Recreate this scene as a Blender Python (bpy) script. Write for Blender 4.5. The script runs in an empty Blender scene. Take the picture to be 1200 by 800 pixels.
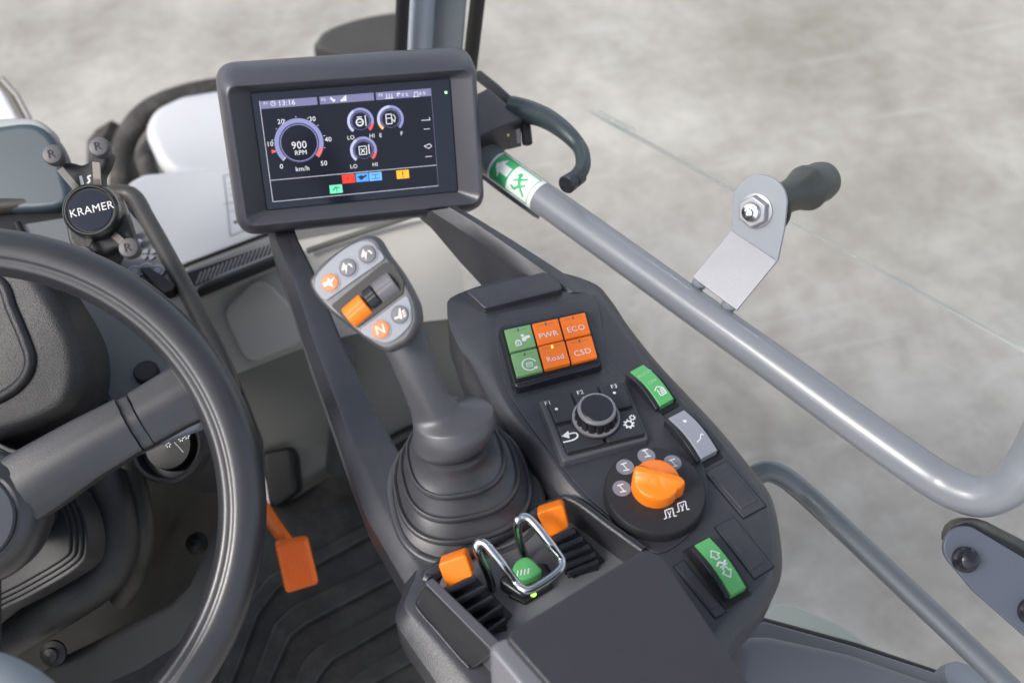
import bpy, math, random
from mathutils import Vector, Matrix
from mathutils import noise as mnoise
random.seed(7)
sc = bpy.context.scene
V = Vector
pi = math.pi

# ------------------------------------------------------------------ camera
CAM = V((0, 0, 1.25)); FPX = 1167.0
PITCH = math.radians(50); YAW = math.radians(16)
FW = V((math.sin(YAW)*math.cos(PITCH), math.cos(YAW)*math.cos(PITCH), -math.sin(PITCH)))
RT = V((math.cos(YAW), -math.sin(YAW), 0)); UP = RT.cross(FW)
cd = bpy.data.cameras.new('camera'); cam = bpy.data.objects.new('camera', cd)
sc.collection.objects.link(cam); sc.camera = cam
cam.matrix_world = Matrix((( RT.x, UP.x, -FW.x, CAM.x), (RT.y, UP.y, -FW.y, CAM.y), (RT.z, UP.z, -FW.z, CAM.z), (0, 0, 0, 1)))
cd.sensor_width = 36; cd.lens = 36*FPX/1200; cd.clip_start = .02; cd.clip_end = 300
cd.dof.use_dof = True; cd.dof.focus_distance = .86; cd.dof.aperture_fstop = 5.0; cd.dof.aperture_blades = 0

# ------------------------------------------------------------------ world, sun, exposure
w = bpy.data.worlds.new('World'); sc.world = w; w.use_nodes = True
nt = w.node_tree; bg = nt.nodes['Background']
sky = nt.nodes.new('ShaderNodeTexSky'); sky.sky_type = 'NISHITA'; sky.sun_disc = False
SUN_EL = math.radians(43); SUN_AZ = math.radians(-106)      # azimuth from +Y, clockwise
sky.sun_elevation = SUN_EL; sky.sun_rotation = SUN_AZ
sky.air_density = 1.0; sky.dust_density = 2.5; sky.ozone_density = 1.0
hs = nt.nodes.new('ShaderNodeHueSaturation'); hs.inputs['Saturation'].default_value = .52      # thin overcast
nt.links.new(sky.outputs[0], hs.inputs['Color']); nt.links.new(hs.outputs[0], bg.inputs[0]); bg.inputs[1].default_value = .15
sd = bpy.data.lights.new('sun', 'SUN'); sun = bpy.data.objects.new('sun', sd); sc.collection.objects.link(sun)
sd.energy = 1.5; sd.angle = math.radians(22); sd.color = (1, .965, .92)
sdir = V((math.sin(SUN_AZ)*math.cos(SUN_EL), math.cos(SUN_AZ)*math.cos(SUN_EL), math.sin(SUN_EL)))
sun.rotation_euler = sdir.to_track_quat('Z', 'Y').to_euler(); sun.location = (-3, 1, 6)
sc.view_settings.view_transform = 'Standard'; sc.view_settings.look = 'None'
sc.view_settings.exposure = .78; sc.view_settings.gamma = 1
try: sc.view_settings.use_curve_mapping = False
except Exception: pass

# ------------------------------------------------------------------ materials
def lin(c):
    if isinstance(c, (int, float)): c = (c, c, c)
    return tuple(((x/255)/12.92 if x/255 <= .04045 else ((x/255+.055)/1.055)**2.4) for x in c) + (1,)
MATS = {}
def mat(name, col, rough=.5, metal=0, bump=0, bscale=900, var=0, vscale=6, emit=None, es=1, coat=0, spec=.5, dist=.0004, rvar=0, dust=0):
    if name in MATS: return MATS[name]
    m = bpy.data.materials.new(name); m.use_nodes = True; MATS[name] = m
    n = m.node_tree.nodes; L = m.node_tree.links; b = n['Principled BSDF']
    c = tuple(col)+(1,) if len(col) == 3 else col
    b.inputs['Base Color'].default_value = c; b.inputs['Roughness'].default_value = rough
    b.inputs['Metallic'].default_value = metal; b.inputs['Specular IOR Level'].default_value = spec
    b.inputs['Coat Weight'].default_value = coat; b.inputs['Coat Roughness'].default_value = .15
    tc = n.new('ShaderNodeTexCoord')
    if bump:
        t = n.new('ShaderNodeTexNoise'); t.inputs['Scale'].default_value = bscale; t.inputs['Detail'].default_value = 2
        bp = n.new('ShaderNodeBump'); bp.inputs['Strength'].default_value = bump; bp.inputs['Distance'].default_value = dist
        L.new(tc.outputs['Object'], t.inputs['Vector']); L.new(t.outputs['Fac'], bp.inputs['Height']); L.new(bp.outputs['Normal'], b.inputs['Normal'])
    if var:
        t = n.new('ShaderNodeTexNoise'); t.inputs['Scale'].default_value = vscale; t.inputs['Detail'].default_value = 11; t.inputs['Roughness'].default_value = .78
        mx = n.new('ShaderNodeMix'); mx.data_type = 'RGBA'
        mx.inputs[6].default_value = tuple(x*(1-var) for x in c[:3])+(1,); mx.inputs[7].default_value = tuple(min(1, x*(1+var)) for x in c[:3])+(1,)
        L.new(tc.outputs['Object'], t.inputs['Vector']); L.new(t.outputs['Fac'], mx.inputs[0]); L.new(mx.outputs[2], b.inputs['Base Color'])
    if dust:      # fine settled dust and scuffs, a thin patchy layer of a paler colour
        t = n.new('ShaderNodeTexNoise'); t.inputs['Scale'].default_value = 26; t.inputs['Detail'].default_value = 13; t.inputs['Roughness'].default_value = .8
        r_ = n.new('ShaderNodeMapRange'); r_.inputs[1].default_value = .46; r_.inputs[2].default_value = .74; r_.inputs[4].default_value = dust
        L.new(tc.outputs['Object'], t.inputs['Vector']); L.new(t.outputs['Fac'], r_.inputs[0])
        m2 = n.new('ShaderNodeMix'); m2.data_type = 'RGBA'; m2.inputs[6].default_value = c; m2.inputs[7].default_value = (.34, .32, .29, 1)
        if b.inputs['Base Color'].links: L.new(b.inputs['Base Color'].links[0].from_socket, m2.inputs[6])
        L.new(r_.outputs[0], m2.inputs[0]); L.new(m2.outputs[2], b.inputs['Base Color'])
    if rvar:
        t = n.new('ShaderNodeTexNoise'); t.inputs['Scale'].default_value = 22; t.inputs['Detail'].default_value = 5
        mr = n.new('ShaderNodeMapRange'); mr.inputs[1].default_value = .3; mr.inputs[2].default_value = .7
        mr.inputs[3].default_value = max(.05, rough-rvar); mr.inputs[4].default_value = min(1, rough+rvar)
        L.new(tc.outputs['Object'], t.inputs['Vector']); L.new(t.outputs['Fac'], mr.inputs[0]); L.new(mr.outputs[0], b.inputs['Roughness'])
    if emit:
        b.inputs['Emission Color'].default_value = tuple(emit)[:3]+(1,); b.inputs['Emission Strength'].default_value = es
    return m
PL = mat('dark_plastic', (.030, .031, .038), .33, spec=.7, bump=.6, bscale=1100, var=.35, vscale=14, rvar=.06, dust=0.05)
PLD = mat('darker_plastic', (.017, .017, .020), .48, bump=.3, bscale=1300, var=.15, vscale=12, rvar=.05, dust=0.04)
PLS = mat('smooth_dark_plastic', (.017, .018, .023), .28, bump=.1, bscale=1500, rvar=.06)
PLG = mat('grey_plastic', (.075, .076, .088), .45, bump=.25, bscale=1500, var=.1, rvar=.05)
LTH = mat('grained_black_plastic', (.018, .018, .020), .42, bump=.8, bscale=900, dist=.0006, dust=0.07)
WHL = mat('moulded_wheel_plastic', (.024, .024, .028), .36, spec=.9, bump=.2, bscale=900, dist=.0005, rvar=.03, dust=0.03)
COL = mat('olive_black_plastic', (.020, .019, .017), .5, bump=.4, bscale=700, var=.15, vscale=8, rvar=.05, dust=0.06)
RUB = mat('rubber', (.045, .045, .051), .36, spec=.7, bump=.4, bscale=1200, var=.3, vscale=25, rvar=.06, dust=0.06)
BEZ = mat('bezel_plastic', (.055, .055, .068), .34, spec=.7, bump=.25, bscale=1500, rvar=.05, dust=0.03)
GRIPM = mat('grip_plastic', (.066, .066, .074), .32, spec=.6, var=.15, bump=.3, bscale=1500, rvar=.07, dust=0.03)
BLK = mat('black', (.008, .008, .009), .5)
GLB = mat('gloss_black', (.008, .009, .014), .12)
ORG = mat('orange_plastic', (.95, .215, .008), .38, bump=.15, bscale=1200, var=.05, vscale=30)
ORK = mat('orange_key', (.92, .19, .012), .35, var=.04, vscale=40)
ORP = mat('orange_pedal', (1, .17, .005), .45, bump=.3, bscale=900, var=.1, vscale=20)
GRN = mat('green_key', (.19, .37, .15), .38, var=.06, vscale=40)
GRB = mat('bright_green', (.10, .40, .13), .35, var=.05, vscale=30)
WHT = mat('white_print', (.72, .73, .75), .5)
GPR = mat('grey_print', (.30, .30, .33), .5)
DPR = mat('dark_print', (.10, .09, .10), .5)
SIL = mat('silver_plastic', (.26, .27, .31), .34, rvar=.05)
SILR = mat('silver_ring', (.22, .22, .24), .3, metal=.3)
CHR = mat('bright_steel', (.55, .57, .60), .2, metal=1, rvar=.06)
GALV = mat('galvanised_steel', (.36, .365, .385), .45, metal=.5, var=.12, vscale=40, bump=.2, bscale=300)
TUBE = mat('grey_tube_paint', (.20, .213, .237), .30, coat=.35, bump=.15, bscale=300, var=.04, dust=0.08)
TUBD = mat('grey_green_tube_paint', (.13, .148, .162), .28, coat=.4, var=.08, vscale=30)
PNT = mat('blue_grey_paint', (.085, .097, .125), .45, bump=.15, bscale=800, var=.06)
PAN = mat('grey_panel', (.16, .168, .173), .5, bump=.2, bscale=900, var=.06)
WHP = mat('white_paint', (.50, .51, .54), .4, coat=.2, var=.03, dust=0.1)
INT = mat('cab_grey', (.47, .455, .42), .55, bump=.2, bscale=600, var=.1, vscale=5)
LEDG = mat('ledge_grey', (.30, .29, .28), .5, var=.08)
DKG = mat('dark_glossy_cover', (.045, .07, .085), .35, var=.15, vscale=8)
MATT = mat('floor_mat_rubber', (.024, .023, .021), .5, bump=.5, bscale=700, var=.25, vscale=9, rvar=.08, dust=0.14)
TYR = mat('tyre_rubber', (.03, .028, .026), .8, var=.5, vscale=30, dust=0.3)
MUD = mat('dusty_fender', (.16, .15, .14), .7, var=.35, vscale=60)
HND = mat('handle_plastic', (.035, .05, .055), .32, rvar=.08)
BMP = mat('bumper_rubber', (.045, .05, .045), .42, bump=.3, bscale=500, var=.35, vscale=60, rvar=.1, dust=0.12)
SEAT = mat('blue_grey_fabric', (.26, .29, .31), .8, bump=.5, bscale=900, var=.08)
STK = mat('sticker_green', (.05, .42, .16), .4)
STW = mat('sticker_white', (.78, .82, .80), .4)

def glassmat():
    m = bpy.data.materials.new('clear_glass'); m.use_nodes = True; n = m.node_tree.nodes; L = m.node_tree.links
    n.remove(n['Principled BSDF']); o = n['Material Output']
    t = n.new('ShaderNodeBsdfTransparent'); t.inputs[0].default_value = (.994, 1, .996, 1)
    g = n.new('ShaderNodeBsdfGlossy'); g.inputs['Roughness'].default_value = .02
    f = n.new('ShaderNodeFresnel'); f.inputs[0].default_value = 1.25
    x = n.new('ShaderNodeMixShader'); L.new(f.outputs[0], x.inputs[0]); L.new(t.outputs[0], x.inputs[1]); L.new(g.outputs[0], x.inputs[2]); L.new(x.outputs[0], o.inputs[0])
    return m
GLS = glassmat()
GLE = mat('glass_edge', (.52, .54, .52), .4)
def scr(name, rgb, s=1.0):
    c = lin(rgb); return mat('lit_'+name, (.01, .01, .01), .3, emit=c, es=s)

# ------------------------------------------------------------------ geometry helpers
def ray(px, py): return FW + RT*((px-600)/FPX) + UP*((400-py)/FPX)
def Z(px, py, z):
    r = ray(px, py); return CAM + r*((z-CAM.z)/r.z)
def D(px, py, d): return CAM + ray(px, py)*d
class Plane:
    def __init__(s, o, ex, n):
        s.o = V(o); s.n = V(n).normalized(); ex = V(ex); s.ex = (ex-s.n*ex.dot(s.n)).normalized(); s.ey = s.n.cross(s.ex)
    def uv(s, px, py, h=0):
        r = ray(px, py); o = s.o+s.n*h; t = (o-CAM).dot(s.n)/r.dot(s.n); p = CAM+r*t-o
        return (p.dot(s.ex), p.dot(s.ey))
    def pt(s, u, v, h=0): return s.o+s.ex*u+s.ey*v+s.n*h
    def uvs(s, pts, h=0): return [s.uv(x, y, h) for x, y in pts]
def HP(z): return Plane((0, 0, z), (1, 0, 0), (0, 0, 1))
def area(p): return .5*sum(p[i][0]*p[(i+1) % len(p)][1]-p[(i+1) % len(p)][0]*p[i][1] for i in range(len(p)))
def ccw(p): return list(p) if area(p) > 0 else list(reversed(p))
def rpoly(pts, r, seg=5):
    n = len(pts); out = []
    for i, p in enumerate(pts):
        rr = r[i] if isinstance(r, (list, tuple)) else r
        a = V(pts[i-1])-V(p); b = V(pts[(i+1) % n])-V(p); la, lb = a.length, b.length
        if rr <= 0 or la < 1e-9 or lb < 1e-9: out.append(tuple(p)); continue
        a /= la; b /= lb; cs = max(-1, min(1, a.dot(b))); th = math.acos(cs)
        if th > 3.05: out.append(tuple(p)); continue
        t = min(rr/math.tan(th/2), la*.45, lb*.45); q = V(p)
        for k in range(seg+1):
            s = k/seg; x = (q+a*t)*(1-s)**2+q*2*s*(1-s)+(q+b*t)*s*s; out.append((x.x, x.y))
    return out
def smooth(pts, n=4, closed=True):
    P = [V(p) for p in pts]; N = len(P); out = []
    for i in range(N if closed else N-1):
        p0 = P[(i-1) % N] if closed or i > 0 else P[0]*2-P[1]; p1 = P[i]; p2 = P[(i+1) % N]
        p3 = P[(i+2) % N] if closed or i+2 < N else P[-1]*2-P[-2]
        for k in range(n):
            t = k/n; out.append(.5*((2*p1)+(p2-p0)*t+(2*p0-5*p1+4*p2-p3)*t*t+(3*p1-p0-3*p2+p3)*t**3))
    if not closed: out.append(P[-1])
    return out
def offset(pts, d):
    if abs(d) < 1e-12: return [tuple(p) for p in pts]
    U_ = []; ix = []
    for p in pts:
        if not U_ or (V(p)-V(U_[-1])).length > 2e-7: U_.append(tuple(p))
        ix.append(len(U_)-1)
    if len(U_) > 3 and (V(U_[0])-V(U_[-1])).length <= 2e-7:
        l_ = len(U_)-1; U_.pop(); ix = [0 if i == l_ else i for i in ix]
    o = offset_(U_, d); return [o[i] for i in ix]
def offset_(pts, d):
    n = len(pts); out = []; N_ = []
    for i in range(n):
        e = V(pts[(i+1) % n])-V(pts[i])
        N_.append(V((-e.y, e.x)).normalized() if e.length > 1e-9 else None)
    for i in range(n):
        if N_[i] is None: N_[i] = N_[i-1] if N_[i-1] is not None else V((0, 1))
    for i in range(n):
        na, nb = N_[i-1], N_[i]; m = na+nb
        if m.length < 1e-6: m = na.copy()
        m.normalize(); k = d/max(.35, m.dot(na)); out.append(V((pts[i][0]+m.x*k, pts[i][1]+m.y*k)))
    def bad(i):
        o = V(pts[(i+1) % n])-V(pts[i]); return (out[(i+1) % n]-out[i]).dot(o) <= 0 and o.length > 1e-9
    B = [bad(i) for i in range(n)]
    if any(B) and not all(B):
        st = next(i for i in range(n) if not B[i]); i = st+1
        while i < st+n:
            if B[i % n]:
                a = i
                while B[i % n] and i < st+n: i += 1
                e0, e1 = (a-1) % n, i % n       # good edges on both sides
                p0 = V(pts[e0])+N_[e0]*d; d0 = V(pts[(e0+1) % n])-V(pts[e0]); p1 = V(pts[e1])+N_[e1]*d; d1 = V(pts[(e1+1) % n])-V(pts[e1])
                den = d0.x*d1.y-d0.y*d1.x; q = None
                if abs(den) > 1e-12:
                    t = ((p1.x-p0.x)*d1.y-(p1.y-p0.y)*d1.x)/den; q = p0+d0*t
                if q is None or (q-out[a % n]).length > abs(d)*3: q = sum((out[k % n] for k in range(a, i+1)), V((0, 0)))/(i+1-a)
                for k in range(a, i+1): out[k % n] = q.copy()
            i += 1
    return [(p.x, p.y) for p in out]
def valid(a, b):
    """b (inset of a) is a simple polygon with no reversed edge"""
    n = len(a)
    if area(a)*area(b) <= 0: return False
    for i in range(n):
        e = V(a[(i+1) % n])-V(a[i]); f = V(b[(i+1) % n])-V(b[i])
        if f.length > 1e-6 and e.length > 1e-8 and e.dot(f) < -.2*e.length*f.length: return False
    q = []
    for p in b:
        if not q or (V(p)-V(q[-1])).length > 2e-6: q.append(p)
    m = len(q)
    def cr(o, a_, b_): return (a_[0]-o[0])*(b_[1]-o[1])-(a_[1]-o[1])*(b_[0]-o[0])
    for i in range(m):
        for j in range(i+2, m):
            if i == 0 and j == m-1: continue
            a1, a2, b1, b2 = q[i], q[(i+1) % m], q[j], q[(j+1) % m]
            if cr(a1, a2, b1)*cr(a1, a2, b2) < 0 and cr(b1, b2, a1)*cr(b1, b2, a2) < 0: return False
    return True
def inset(uv, bev):
    for f in (1, .75, .5, .3):
        c = offset(uv, bev*1.35*f)
        if valid(uv, c): return c, bev*f
    cx = sum(p[0] for p in uv)/len(uv); cy = sum(p[1] for p in uv)/len(uv); r = min(math.hypot(p[0]-cx, p[1]-cy) for p in uv); k = min(.5, bev*1.1/r)
    return [(p[0]+(cx-p[0])*k, p[1]+(cy-p[1])*k) for p in uv], bev
class MB:
    def __init__(s): s.v = []; s.f = []; s.m = []; s.mats = []
    def mi(s, m):
        if m not in s.mats: s.mats.append(m)
        return s.mats.index(m)
    def add(s, vs, fs, m):
        k = len(s.v); i = s.mi(m); s.v += [V(v) for v in vs]
        for f in fs: s.f.append([x+k for x in f]); s.m.append(i)
    def rings(s, R, m, cb=True, ct=True, closed=True):
        n = len(R[0]); vs = [p for r in R for p in r]; fs = []
        for j in range(len(R)-1):
            for i in range(n if closed else n-1):
                a = j*n+i; b = j*n+(i+1) % n; fs.append((a, b, b+n, a+n))
        if cb: fs.append(tuple(reversed(range(n))))
        if ct: fs.append(tuple((len(R)-1)*n+i for i in range(n)))
        s.add(vs, fs, m)
    def prism(s, P, uv, h0, h1, m, bev=0, seg=3, taper=0, bot=False):
        """outline uv on plane P from height h0 to h1; bev rounds the upper rim (kept inside the outline)"""
        uv = ccw(uv); R = []
        base = offset(uv, -taper) if taper else uv
        def prog(o0):
            c, b = inset(o0, bev); out_ = []
            for k in range(seg+1):
                f = (1-math.cos(pi/2*k/seg))/1.35; out_.append([(p[0]+(q[0]-p[0])*f, p[1]+(q[1]-p[1])*f) for p, q in zip(o0, c)])
            return out_, c, b
        if bot and bev:
            G, c, b = prog(base)
            for k, o in reversed(list(enumerate(G))): R.append([P.pt(x, y, h0+b*(1-math.sin(pi/2*k/seg))) for x, y in o])
        else: R.append([P.pt(x, y, h0) for x, y in base])
        if bev:
            G, c, b = prog(uv)
            for k, o in enumerate(G): R.append([P.pt(x, y, h1-b*(1-math.sin(pi/2*k/seg))) for x, y in o])
            R.append([P.pt(x, y, h1) for x, y in c])
        else: R.append([P.pt(x, y, h1) for x, y in uv])
        s.rings(R, m)
    def flat(s, P, uv, h, m): s.add([P.pt(x, y, h) for x, y in ccw(uv)], [tuple(range(len(uv)))], m)
    def band(s, P, c, r0, r1, a0, a1, h, m, n=40):
        R = []
        for k in range(n+1):
            a = a0+(a1-a0)*k/n; R.append((c[0]+r0*math.cos(a), c[1]+r0*math.sin(a), c[0]+r1*math.cos(a), c[1]+r1*math.sin(a)))
        vs = []
        for q in R: vs += [P.pt(q[0], q[1], h), P.pt(q[2], q[3], h)]
        if a1 > a0: fs = [(2*k, 2*k+1, 2*k+3, 2*k+2) for k in range(n)]
        else: fs = [(2*k, 2*k+2, 2*k+3, 2*k+1) for k in range(n)]
        s.add(vs, fs, m)
    def disc(s, P, c, r, h, m, n=28): s.flat(P, [(c[0]+r*math.cos(2*pi*k/n), c[1]+r*math.sin(2*pi*k/n)) for k in range(n)], h, m)
    def line(s, P, a, b, wd, h, m):
        a = V(a); b = V(b); d = (b-a).normalized(); q = V((-d.y, d.x))*wd/2
        s.flat(P, [tuple(a-q), tuple(b-q), tuple(b+q), tuple(a+q)], h, m)
    def pline(s, P, pts, wd, h, m):
        for i in range(len(pts)-1): s.line(P, pts[i], pts[i+1], wd, h+i*.00001, m)
    def text(s, P, st, c, size, h, m, d=(1, 0), ext=0, slim=1):
        me, (cx, cy) = textmesh(st); dx = V(d).normalized(); dy = V((-dx.y, dx.x))
        vs = []
        for v in me[0]:
            x = (v[0]-cx)*size*slim; y = (v[1]-cy)*size; vs.append(P.pt(c[0]+dx.x*x+dy.x*y, c[1]+dx.y*x+dy.y*y, h))
        s.add(vs, me[1], m)
    def tube(s, path, r, m, seg=16, cap=True, squash=None):
        P = [V(p) for p in path]; n = len(P); R = []; up = None
        for i in range(n):
            t = (P[min(i+1, n-1)]-P[max(i-1, 0)]).normalized()
            if up is None:
                up = V((0, 0, 1)) if abs(t.z) < .9 else V((0, 1, 0))
            up = (up-t*up.dot(t)).normalized(); sd_ = t.cross(up)
            rr = r[i] if isinstance(r, (list, tuple)) else r
            sq = squash or 1
            R.append([P[i]+(sd_*math.cos(2*pi*k/seg)*sq+up*math.sin(2*pi*k/seg))*rr for k in range(seg)])
        s.rings(R, m, cap, cap)
    def lathe(s, c, ax, prof, m, seg=40, flute=None):
        c = V(c); ax = V(ax).normalized(); a = V((0, 0, 1)) if abs(ax.z) < .8 else V((1, 0, 0)); e1 = (a-ax*a.dot(ax)).normalized(); e2 = ax.cross(e1)
        R = []
        for j, (r, h) in enumerate(prof):
            R.append([c+ax*h+(e1*math.cos(2*pi*k/seg)+e2*math.sin(2*pi*k/seg))*(r*(flute(j, k) if flute else 1)) for k in range(seg)])
        s.rings(R, m)
    def build(s, name, parent=None, ang=32, sm=True, label=None, org=None):
        me = bpy.data.meshes.new(name); o = bpy.data.objects.new(name, me); sc.collection.objects.link(o)
        if parent is not None: off = V(parent['_w']); o.parent = parent; o.location = (0, 0, 0); o['_w'] = parent['_w']
        else:
            if org is None:
                lo = [min(v[i] for v in s.v) for i in range(3)]; hi = [max(v[i] for v in s.v) for i in range(3)]; off = V(((lo[0]+hi[0])/2, (lo[1]+hi[1])/2, lo[2]))
            else: off = V(org)
            o.location = off; o['_w'] = tuple(off)
        me.from_pydata([v-off for v in s.v], [], s.f)
        for mm in s.mats: me.materials.append(mm)
        for p, i in zip(me.polygons, s.m): p.material_index = i; p.use_smooth = sm
        if sm: me.set_sharp_from_angle(angle=math.radians(ang))
        me.update()
        if label: o['label'] = label
        return o
_TX = {}
def textmesh(st):
    if st in _TX: return _TX[st]
    cu = bpy.data.curves.new('tmp', 'FONT'); cu.body = st; cu.size = 1; cu.resolution_u = 3; cu.align_x = 'LEFT'; cu.offset = 0; cu.space_character = 1.06
    ob = bpy.data.objects.new('tmp', cu); sc.collection.objects.link(ob)
    dg = bpy.context.evaluated_depsgraph_get(); me = bpy.data.meshes.new_from_object(ob.evaluated_get(dg))
    vs = [tuple(v.co) for v in me.vertices]; fs = [tuple(p.vertices) for p in me.polygons]
    bpy.data.objects.remove(ob); bpy.data.curves.remove(cu); bpy.data.meshes.remove(me)
    xs = [v[0] for v in vs]; ys = [v[1] for v in vs]
    _TX[st] = ((vs, fs), ((min(xs)+max(xs))/2, (min(ys)+max(ys))/2)); return _TX[st]
def root(name, loc, label, cat, group=None):
    o = bpy.data.objects.new(name, None); sc.collection.objects.link(o); o.location = loc; o.empty_display_size = .02
    o['_w'] = tuple(loc); o['label'] = label; o['category'] = cat
    if group: o['group'] = group
    return o
def tag(o, label, cat, group=None, kind=None):
    o['label'] = label; o['category'] = cat
    if group: o['group'] = group
    if kind: o['kind'] = kind
    return o
def mid(*p): return sum((V(q) for q in p), V((0, 0, 0)))/len(p)
def thick(mb, pts, n, t, m, bev=0):
    """outline of 3D points, thickened along n"""
    c = mid(*pts); P = Plane(c, pts[1]-pts[0], n)
    mb.prism(P, [((p-c).dot(P.ex), (p-c).dot(P.ey)) for p in pts], -t, 0, m, bev)

# ================================================================== SETTING: ground
GZ = -1.15
gm = bpy.data.materials.new('concrete'); gm.use_nodes = True
n = gm.node_tree.nodes; L = gm.node_tree.links; b = n['Principled BSDF']; b.inputs['Roughness'].default_value = .72
tc = n.new('ShaderNodeTexCoord')
def noise(scale, det=8, rough=.6, dist=0):
    t = n.new('ShaderNodeTexNoise'); t.inputs['Scale'].default_value = scale; t.inputs['Detail'].default_value = det
    t.inputs['Roughness'].default_value = rough; t.inputs['Distortion'].default_value = dist; L.new(tc.outputs['Object'], t.inputs['Vector']); return t
def ramp(src, stops):
    r = n.new('ShaderNodeValToRGB'); L.new(src, r.inputs[0]); e = r.color_ramp.elements
    e[0].position, e[0].color = stops[0][0], stops[0][1]; e[1].position, e[1].color = stops[-1][0], stops[-1][1]
    for p, c in stops[1:-1]: q = e.new(p); q.color = c
    return r
r1 = ramp(noise(1.1, 10, .62, .12).outputs['Fac'], [(.30, (.265, .245, .212, 1)), (.5, (.37, .349, .312, 1)), (.70, (.485, .463, .424, 1))])
r2 = ramp(noise(9, 9, .72, .2).outputs['Fac'], [(.35, (.82, .81, .79, 1)), (.62, (1.05, 1.05, 1.05, 1))])
mx = n.new('ShaderNodeMix'); mx.data_type = 'RGBA'; mx.blend_type = 'MULTIPLY'; mx.inputs[0].default_value = .9
L.new(r1.outputs[0], mx.inputs[6]); L.new(r2.outputs[0], mx.inputs[7])
mp = n.new('ShaderNodeMapping'); mp.inputs['Rotation'].default_value = (0, 0, .9); mp.inputs['Scale'].default_value = (.5, 9, 1)
L.new(tc.outputs['Object'], mp.inputs[0]); t3 = n.new('ShaderNodeTexNoise'); t3.inputs['Scale'].default_value = 2.2; t3.inputs['Detail'].default_value = 5
L.new(mp.outputs[0], t3.inputs['Vector']); r3 = ramp(t3.outputs['Fac'], [(.60, (0, 0, 0, 1)), (.74, (1, 1, 1, 1))])
mx2 = n.new('ShaderNodeMix'); mx2.data_type = 'RGBA'; mx2.inputs[7].default_value = (.60, .59, .57, 1)
mm_ = n.new('ShaderNodeMath'); mm_.operation = 'MULTIPLY'; mm_.inputs[1].default_value = .30; L.new(r3.outputs[0], mm_.inputs[0])
L.new(mm_.outputs[0], mx2.inputs[0]); L.new(mx.outputs[2], mx2.inputs[6]); L.new(mx2.outputs[2], b.inputs['Base Color'])
g = MB(); g.add([(-60, -60, GZ), (60, -60, GZ), (60, 60, GZ), (-60, 60, GZ)], [(0, 1, 2, 3)], gm)
o = g.build('ground', org=(0, 0, GZ)); o['kind'] = 'structure'

# ================================================================== unseen cab roof, added to shade the cab, its opening shaped for reflections
RLM = mat('shade_roof_lining', (.30, .30, .30), .8, bump=.3, bscale=200)
t = root('shade_roof', (-.1, 0, 1.78), 'pale grey unseen roof added to shade the cab, with a large opening for light', 'cab roof')
RP_ = HP(1.78)
for x0, x1, y0, y1 in ((-.85, .62, .45, .80), (-.85, .62, -.75, -.45), (-.85, -.78, -.449, .449), (.30, .62, -.449, .449)):
    mb = MB(); mb.prism(RP_, rpoly([(x0, y0), (x1, y0), (x1, y1), (x0, y1)], .01), 0, .09, RLM, .004); mb.build('shade_roof_panel', t)
mb = MB(); mb.prism(RP_, [(-.779, -.02), (.30, -.02), (.30, .01), (-.779, .01)], .01, .06, BLK, .004); mb.build('shade_roof_bar', t)


# unseen low door panel on the left, added to shade the footwell
t = root('left_shade_panel', (-.78, .3, 0), 'dark grey unseen door panel added on the left to shade the cab', 'door')
mb = MB(); LPn = Plane((-.78, .3, .4), (0, 1, 0), (1, 0, 0)); mb.prism(LPn, rpoly([(-.75, -.42), (.85, -.42), (.85, .36), (-.75, .36)], .06), -.04, 0, mat('shade_panel_lining', (.05, .05, .055), .6, bump=.3), .01); mb.build('lower_panel', t)

# ================================================================== cab floor mat
t = root('floor_mat', (.2, .45, 0), 'black ribbed rubber floor mat under the orange pedal', 'floor mat')
F0 = HP(0)
mb = MB(); out = [F0.uv(*p) for p in [(-300, 640), (100, 600), (335, 588), (430, 530), (505, 478), (560, 470), (600, 540), (650, 600), (760, 680), (900, 760), (960, 860), (330, 960), (-300, 960)]]
mb.prism(F0, out, -.03, 0, MATT, .004); mb.build('base', t)
def ribs(top, bot):
    mb = MB(); uv = F0.uvs(top)+F0.uvs(list(reversed(bot))); mb.prism(F0, uv, -.001, .009, MATT, .004); mb.build('rib', t)
ribs([(500, 576), (430, 615), (366, 649), (315, 678), (290, 710), (255, 800)], [(503, 590), (436, 629), (372, 664), (325, 692), (303, 722), (272, 806)])
ribs([(560, 597), (457, 655), (345, 712), (322, 733), (296, 800), (292, 830)], [(564, 620), (471, 675), (360, 733), (341, 748), (318, 800), (312, 830)])
ribs([(620, 620), (466, 708), (375, 758), (357, 775), (343, 805), (335, 830)], [(624, 642), (472, 728), (390, 776), (377, 792), (366, 812), (360, 830)])
ribs([(640, 660), (520, 731), (420, 788), (395, 815), (388, 840)], [(644, 684), (530, 752), (440, 802), (420, 822), (414, 845)])

# ================================================================== cab front wall, ledge with grille, bonnet
t = root('cab_front_wall', D(330, 450, 1.35), 'pale grey front wall of the cab with a slotted vent ledge, behind the joystick', 'cab wall')
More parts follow.
